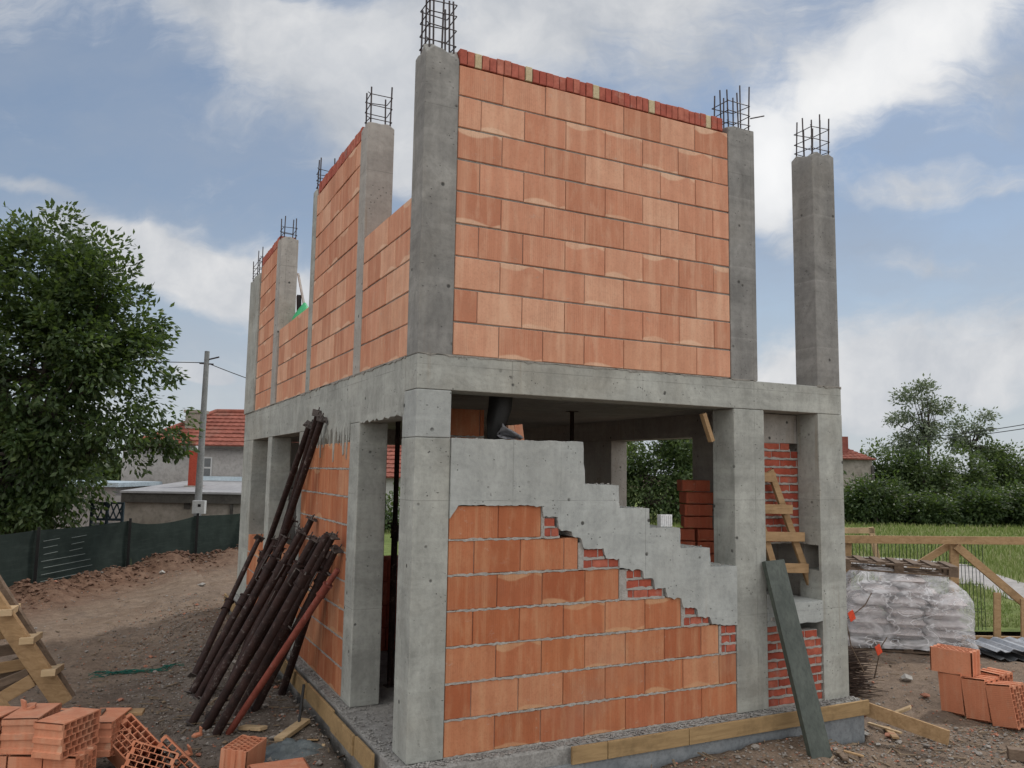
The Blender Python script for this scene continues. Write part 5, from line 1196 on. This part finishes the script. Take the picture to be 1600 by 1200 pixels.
# distant tree belt
for i, (a, b, d, l) in enumerate([(-500, 260, 75, 'distant belt of trees low behind the left houses'), (1300, 1900, 90, 'distant belt of trees low behind the scrub on the right')]):
    q = random.Random(200 + i); vs = []; fs = []
    for _ in range(9000):
        px = q.uniform(a, b); z = q.random() ** .7 * (2.6 + 1.0 * noise.noise((px * .02, i, 0))) - .3; p_ = at(px, 735, d + q.uniform(0, 6)); p_.z = z; L = .55; dv = V((q.gauss(0, 1), q.gauss(0, 1), q.gauss(0, 1))).normalized() * L; s_ = dv.orthogonal().normalized() * L * .4; o = len(vs); vs += [p_ - dv, p_ + s_, p_ + dv, p_ - s_]; fs.append((o, o + 1, o + 2, o + 3))
    mb = MB(); mb.add(vs, fs); tag(mb.build('tree_belt', M_SCRUB, None, fixn=False), l, 'trees', kind='stuff')

# ------------------------------------------------------------------ sky and light
SUN_EL, SUN_AZ = 52, 70            # azimuth clockwise from +y
w = bpy.data.worlds.new('World'); scene.world = w; w.use_nodes = True; T = w.node_tree; T.nodes.clear()
class W(NT):
    def __init__(s, t): s.t = t
k = W(T); out = k.n('ShaderNodeOutputWorld'); bg = k.n('ShaderNodeBackground'); bg.inputs[1].default_value = .1; k.l(bg.outputs[0], out.inputs[0])
sky = k.n('ShaderNodeTexSky', sky_type='NISHITA'); sky.sun_disc = False; sky.sun_elevation = rad(SUN_EL); sky.sun_rotation = rad(SUN_AZ); sky.air_density = 1.0; sky.dust_density = .6; sky.ozone_density = 1.5
dirv = k.n('ShaderNodeTexCoord').outputs['Generated']
def dot(v):
    x = k.n('ShaderNodeVectorMath', operation='DOT_PRODUCT'); k.l(dirv, x.inputs[0]); x.inputs[1].default_value = v; return x.outputs['Value']
df = dot(FW); dr = dot(RT); du = dot(UP); z = k.sep(dirv)[2]
fr = k.math('MAXIMUM', df, .12)
U_ = k.math('DIVIDE', dr, fr); V_ = k.math('DIVIDE', du, fr)         # gnomonic chart of the sky about a fixed heading
cmb = k.n('ShaderNodeCombineXYZ'); k.l(U_, cmb.inputs[0]); k.l(V_, cmb.inputs[1]); uvv = cmb.outputs[0]
# warp
wn = k.noise(uvv, 2.4, 5, .6, out='Color'); ws_ = k.n('ShaderNodeVectorMath', operation='SUBTRACT'); k.l(wn, ws_.inputs[0]); ws_.inputs[1].default_value = (.5, .5, .5)
sc_ = k.n('ShaderNodeVectorMath', operation='SCALE'); k.l(ws_.outputs[0], sc_.inputs[0]); sc_.inputs['Scale'].default_value = .2
wa = k.n('ShaderNodeVectorMath', operation='ADD'); k.l(uvv, wa.inputs[0]); k.l(sc_.outputs[0], wa.inputs[1]); wv = wa.outputs[0]
def blob(px, py, rx, ry, rot, amp, soft=1.0, vec=None):
    mp = k.n('ShaderNodeMapping', vector_type='TEXTURE'); k.l(vec or wv, mp.inputs[0]); mp.inputs['Location'].default_value = ((px - 800) / F, -(py - 600) / F, 0); mp.inputs['Rotation'].default_value = (0, 0, rad(rot)); mp.inputs['Scale'].default_value = (rx / F, ry / F, 1)
    ln = k.n('ShaderNodeVectorMath', operation='LENGTH'); k.l(mp.outputs[0], ln.inputs[0]); mr = k.n('ShaderNodeMapRange', interpolation_type='SMOOTHSTEP'); k.l(ln.outputs['Value'], mr.inputs[0]); mr.inputs[1].default_value = 1.5; mr.inputs[2].default_value = .15; mr.inputs[3].default_value = 0; mr.inputs[4].default_value = amp; return mr.outputs[0]
def total(bl):
    t = None
    for b in bl: x = blob(*b); t = x if t is None else k.math('ADD', t, x)
    return t
den = total([(520, 140, 250, 130, -28, .95), (430, 60, 230, 60, -22, .5), (640, 240, 130, 70, -10, .6), (300, 20, 200, 40, -15, .35), (270, 395, 220, 66, -14, 1.15), (390, 445, 120, 70, -8, .9), (720, 60, 200, 70, -10, .45), (170, 350, 120, 30, -10, .5),
             (1390, 110, 330, 75, 33, 1.0), (1195, 270, 60, 110, 10, .95), (1050, 60, 420, 110, 5, .62), (1420, 290, 190, 36, -8, .5), (1560, 150, 130, 70, 20, .5), (1480, 550, 300, 90, 0, .9), (1250, 620, 400, 70, 0, .75), (1450, 400, 180, 25, -10, .35), (20, 265, 110, 16, -14, .5), (60, 20, 200, 60, -10, .3), (850, 20, 250, 60, 0, .45), (350, 640, 400, 60, 0, .35)])
str_ = k.noise(k.map(wv, (2.0, 7.5, 1), (0, 0, rad(-20))), 1.9, 9, .66, .5); puf = k.noise(wv, 7, 9, .62, .4)
dn = k.math('ADD', den, k.math('ADD', k.math('MULTIPLY', k.math('SUBTRACT', str_, .5), 1.45), k.math('MULTIPLY', k.math('SUBTRACT', puf, .5), 1.2)))
mr = k.n('ShaderNodeMapRange', interpolation_type='SMOOTHSTEP'); k.l(dn, mr.inputs[0]); mr.inputs[1].default_value = .12; mr.inputs[2].default_value = .95; msk = mr.outputs[0]
sm_ = blob(315, 584, 62, 19, -12, 1.0, vec=uvv); smm = k.ramp(k.math('ADD', sm_, k.math('MULTIPLY', k.math('SUBTRACT', puf, .5), .8)), [(.38, 0), (.62, .92)]); msk = k.math('MAXIMUM', msk, smm)
brt = total([(1390, 110, 340, 85, 33, .55), (1200, 270, 70, 120, 10, .4), (1450, 560, 260, 90, 0, .12), (560, 130, 180, 90, -28, .12)])
shade = k.noise(wv, 4.5, 6, .6)
cl = k.mix(k.ramp(shade, [(.35, 0), (.65, 1)]), (4.5, 4.85, 5.4), (7.5, 7.55, 7.65)); cl = k.mix(brt, cl, (10.5, 10.5, 10.5))
# blue: Nishita scaled, greyer towards the zenith on the left; low haze
skc = k.n('ShaderNodeMix', data_type='RGBA', blend_type='MULTIPLY'); skc.inputs[0].default_value = 1; k.l(sky.outputs[0], skc.inputs[6]); SKYM = skc; skc.inputs[7].default_value = (.95, 1.0, 1.0, 1)
thin = k.ramp(k.noise(k.map(wv, (1.2, 3.5, 1), (0, 0, rad(-18))), 1.6, 7, .62), [(.3, .35), (.7, .85)]); base = k.mix(thin, skc.outputs[2], (3.3, 3.9, 4.9))
hz = k.ramp(z, [(0, .85), (.1, .5), (.3, .0)]); base = k.mix(hz, base, (5.6, 6.0, 6.4))
front = k.mix(msk, base, cl)
# the half of the sky behind the viewer: extra bright cloud, added unseen to light the walls
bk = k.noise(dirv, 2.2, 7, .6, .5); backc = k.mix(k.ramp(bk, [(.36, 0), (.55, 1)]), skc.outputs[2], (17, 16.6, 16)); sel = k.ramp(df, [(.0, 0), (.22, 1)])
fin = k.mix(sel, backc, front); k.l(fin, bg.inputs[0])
sd = bpy.data.lights.new('sun', 'SUN'); sd.energy = 2.0; sd.angle = rad(6); sd.color = (1, .95, .88); so = bpy.data.objects.new('sun', sd); COL.objects.link(so)
az, el = rad(SUN_AZ), rad(SUN_EL); d = V((math.sin(az) * math.cos(el), math.cos(az) * math.cos(el), math.sin(el))); so.rotation_euler = d.to_track_quat('Z', 'Y').to_euler()
scene.view_settings.view_transform = 'Standard'; scene.view_settings.look = 'None'; scene.view_settings.exposure = 0.0; scene.view_settings.gamma = 1
scene.render.engine = 'CYCLES'; scene.cycles.max_bounces = 8; scene.cycles.diffuse_bounces = 4; scene.cycles.transparent_max_bounces = 12
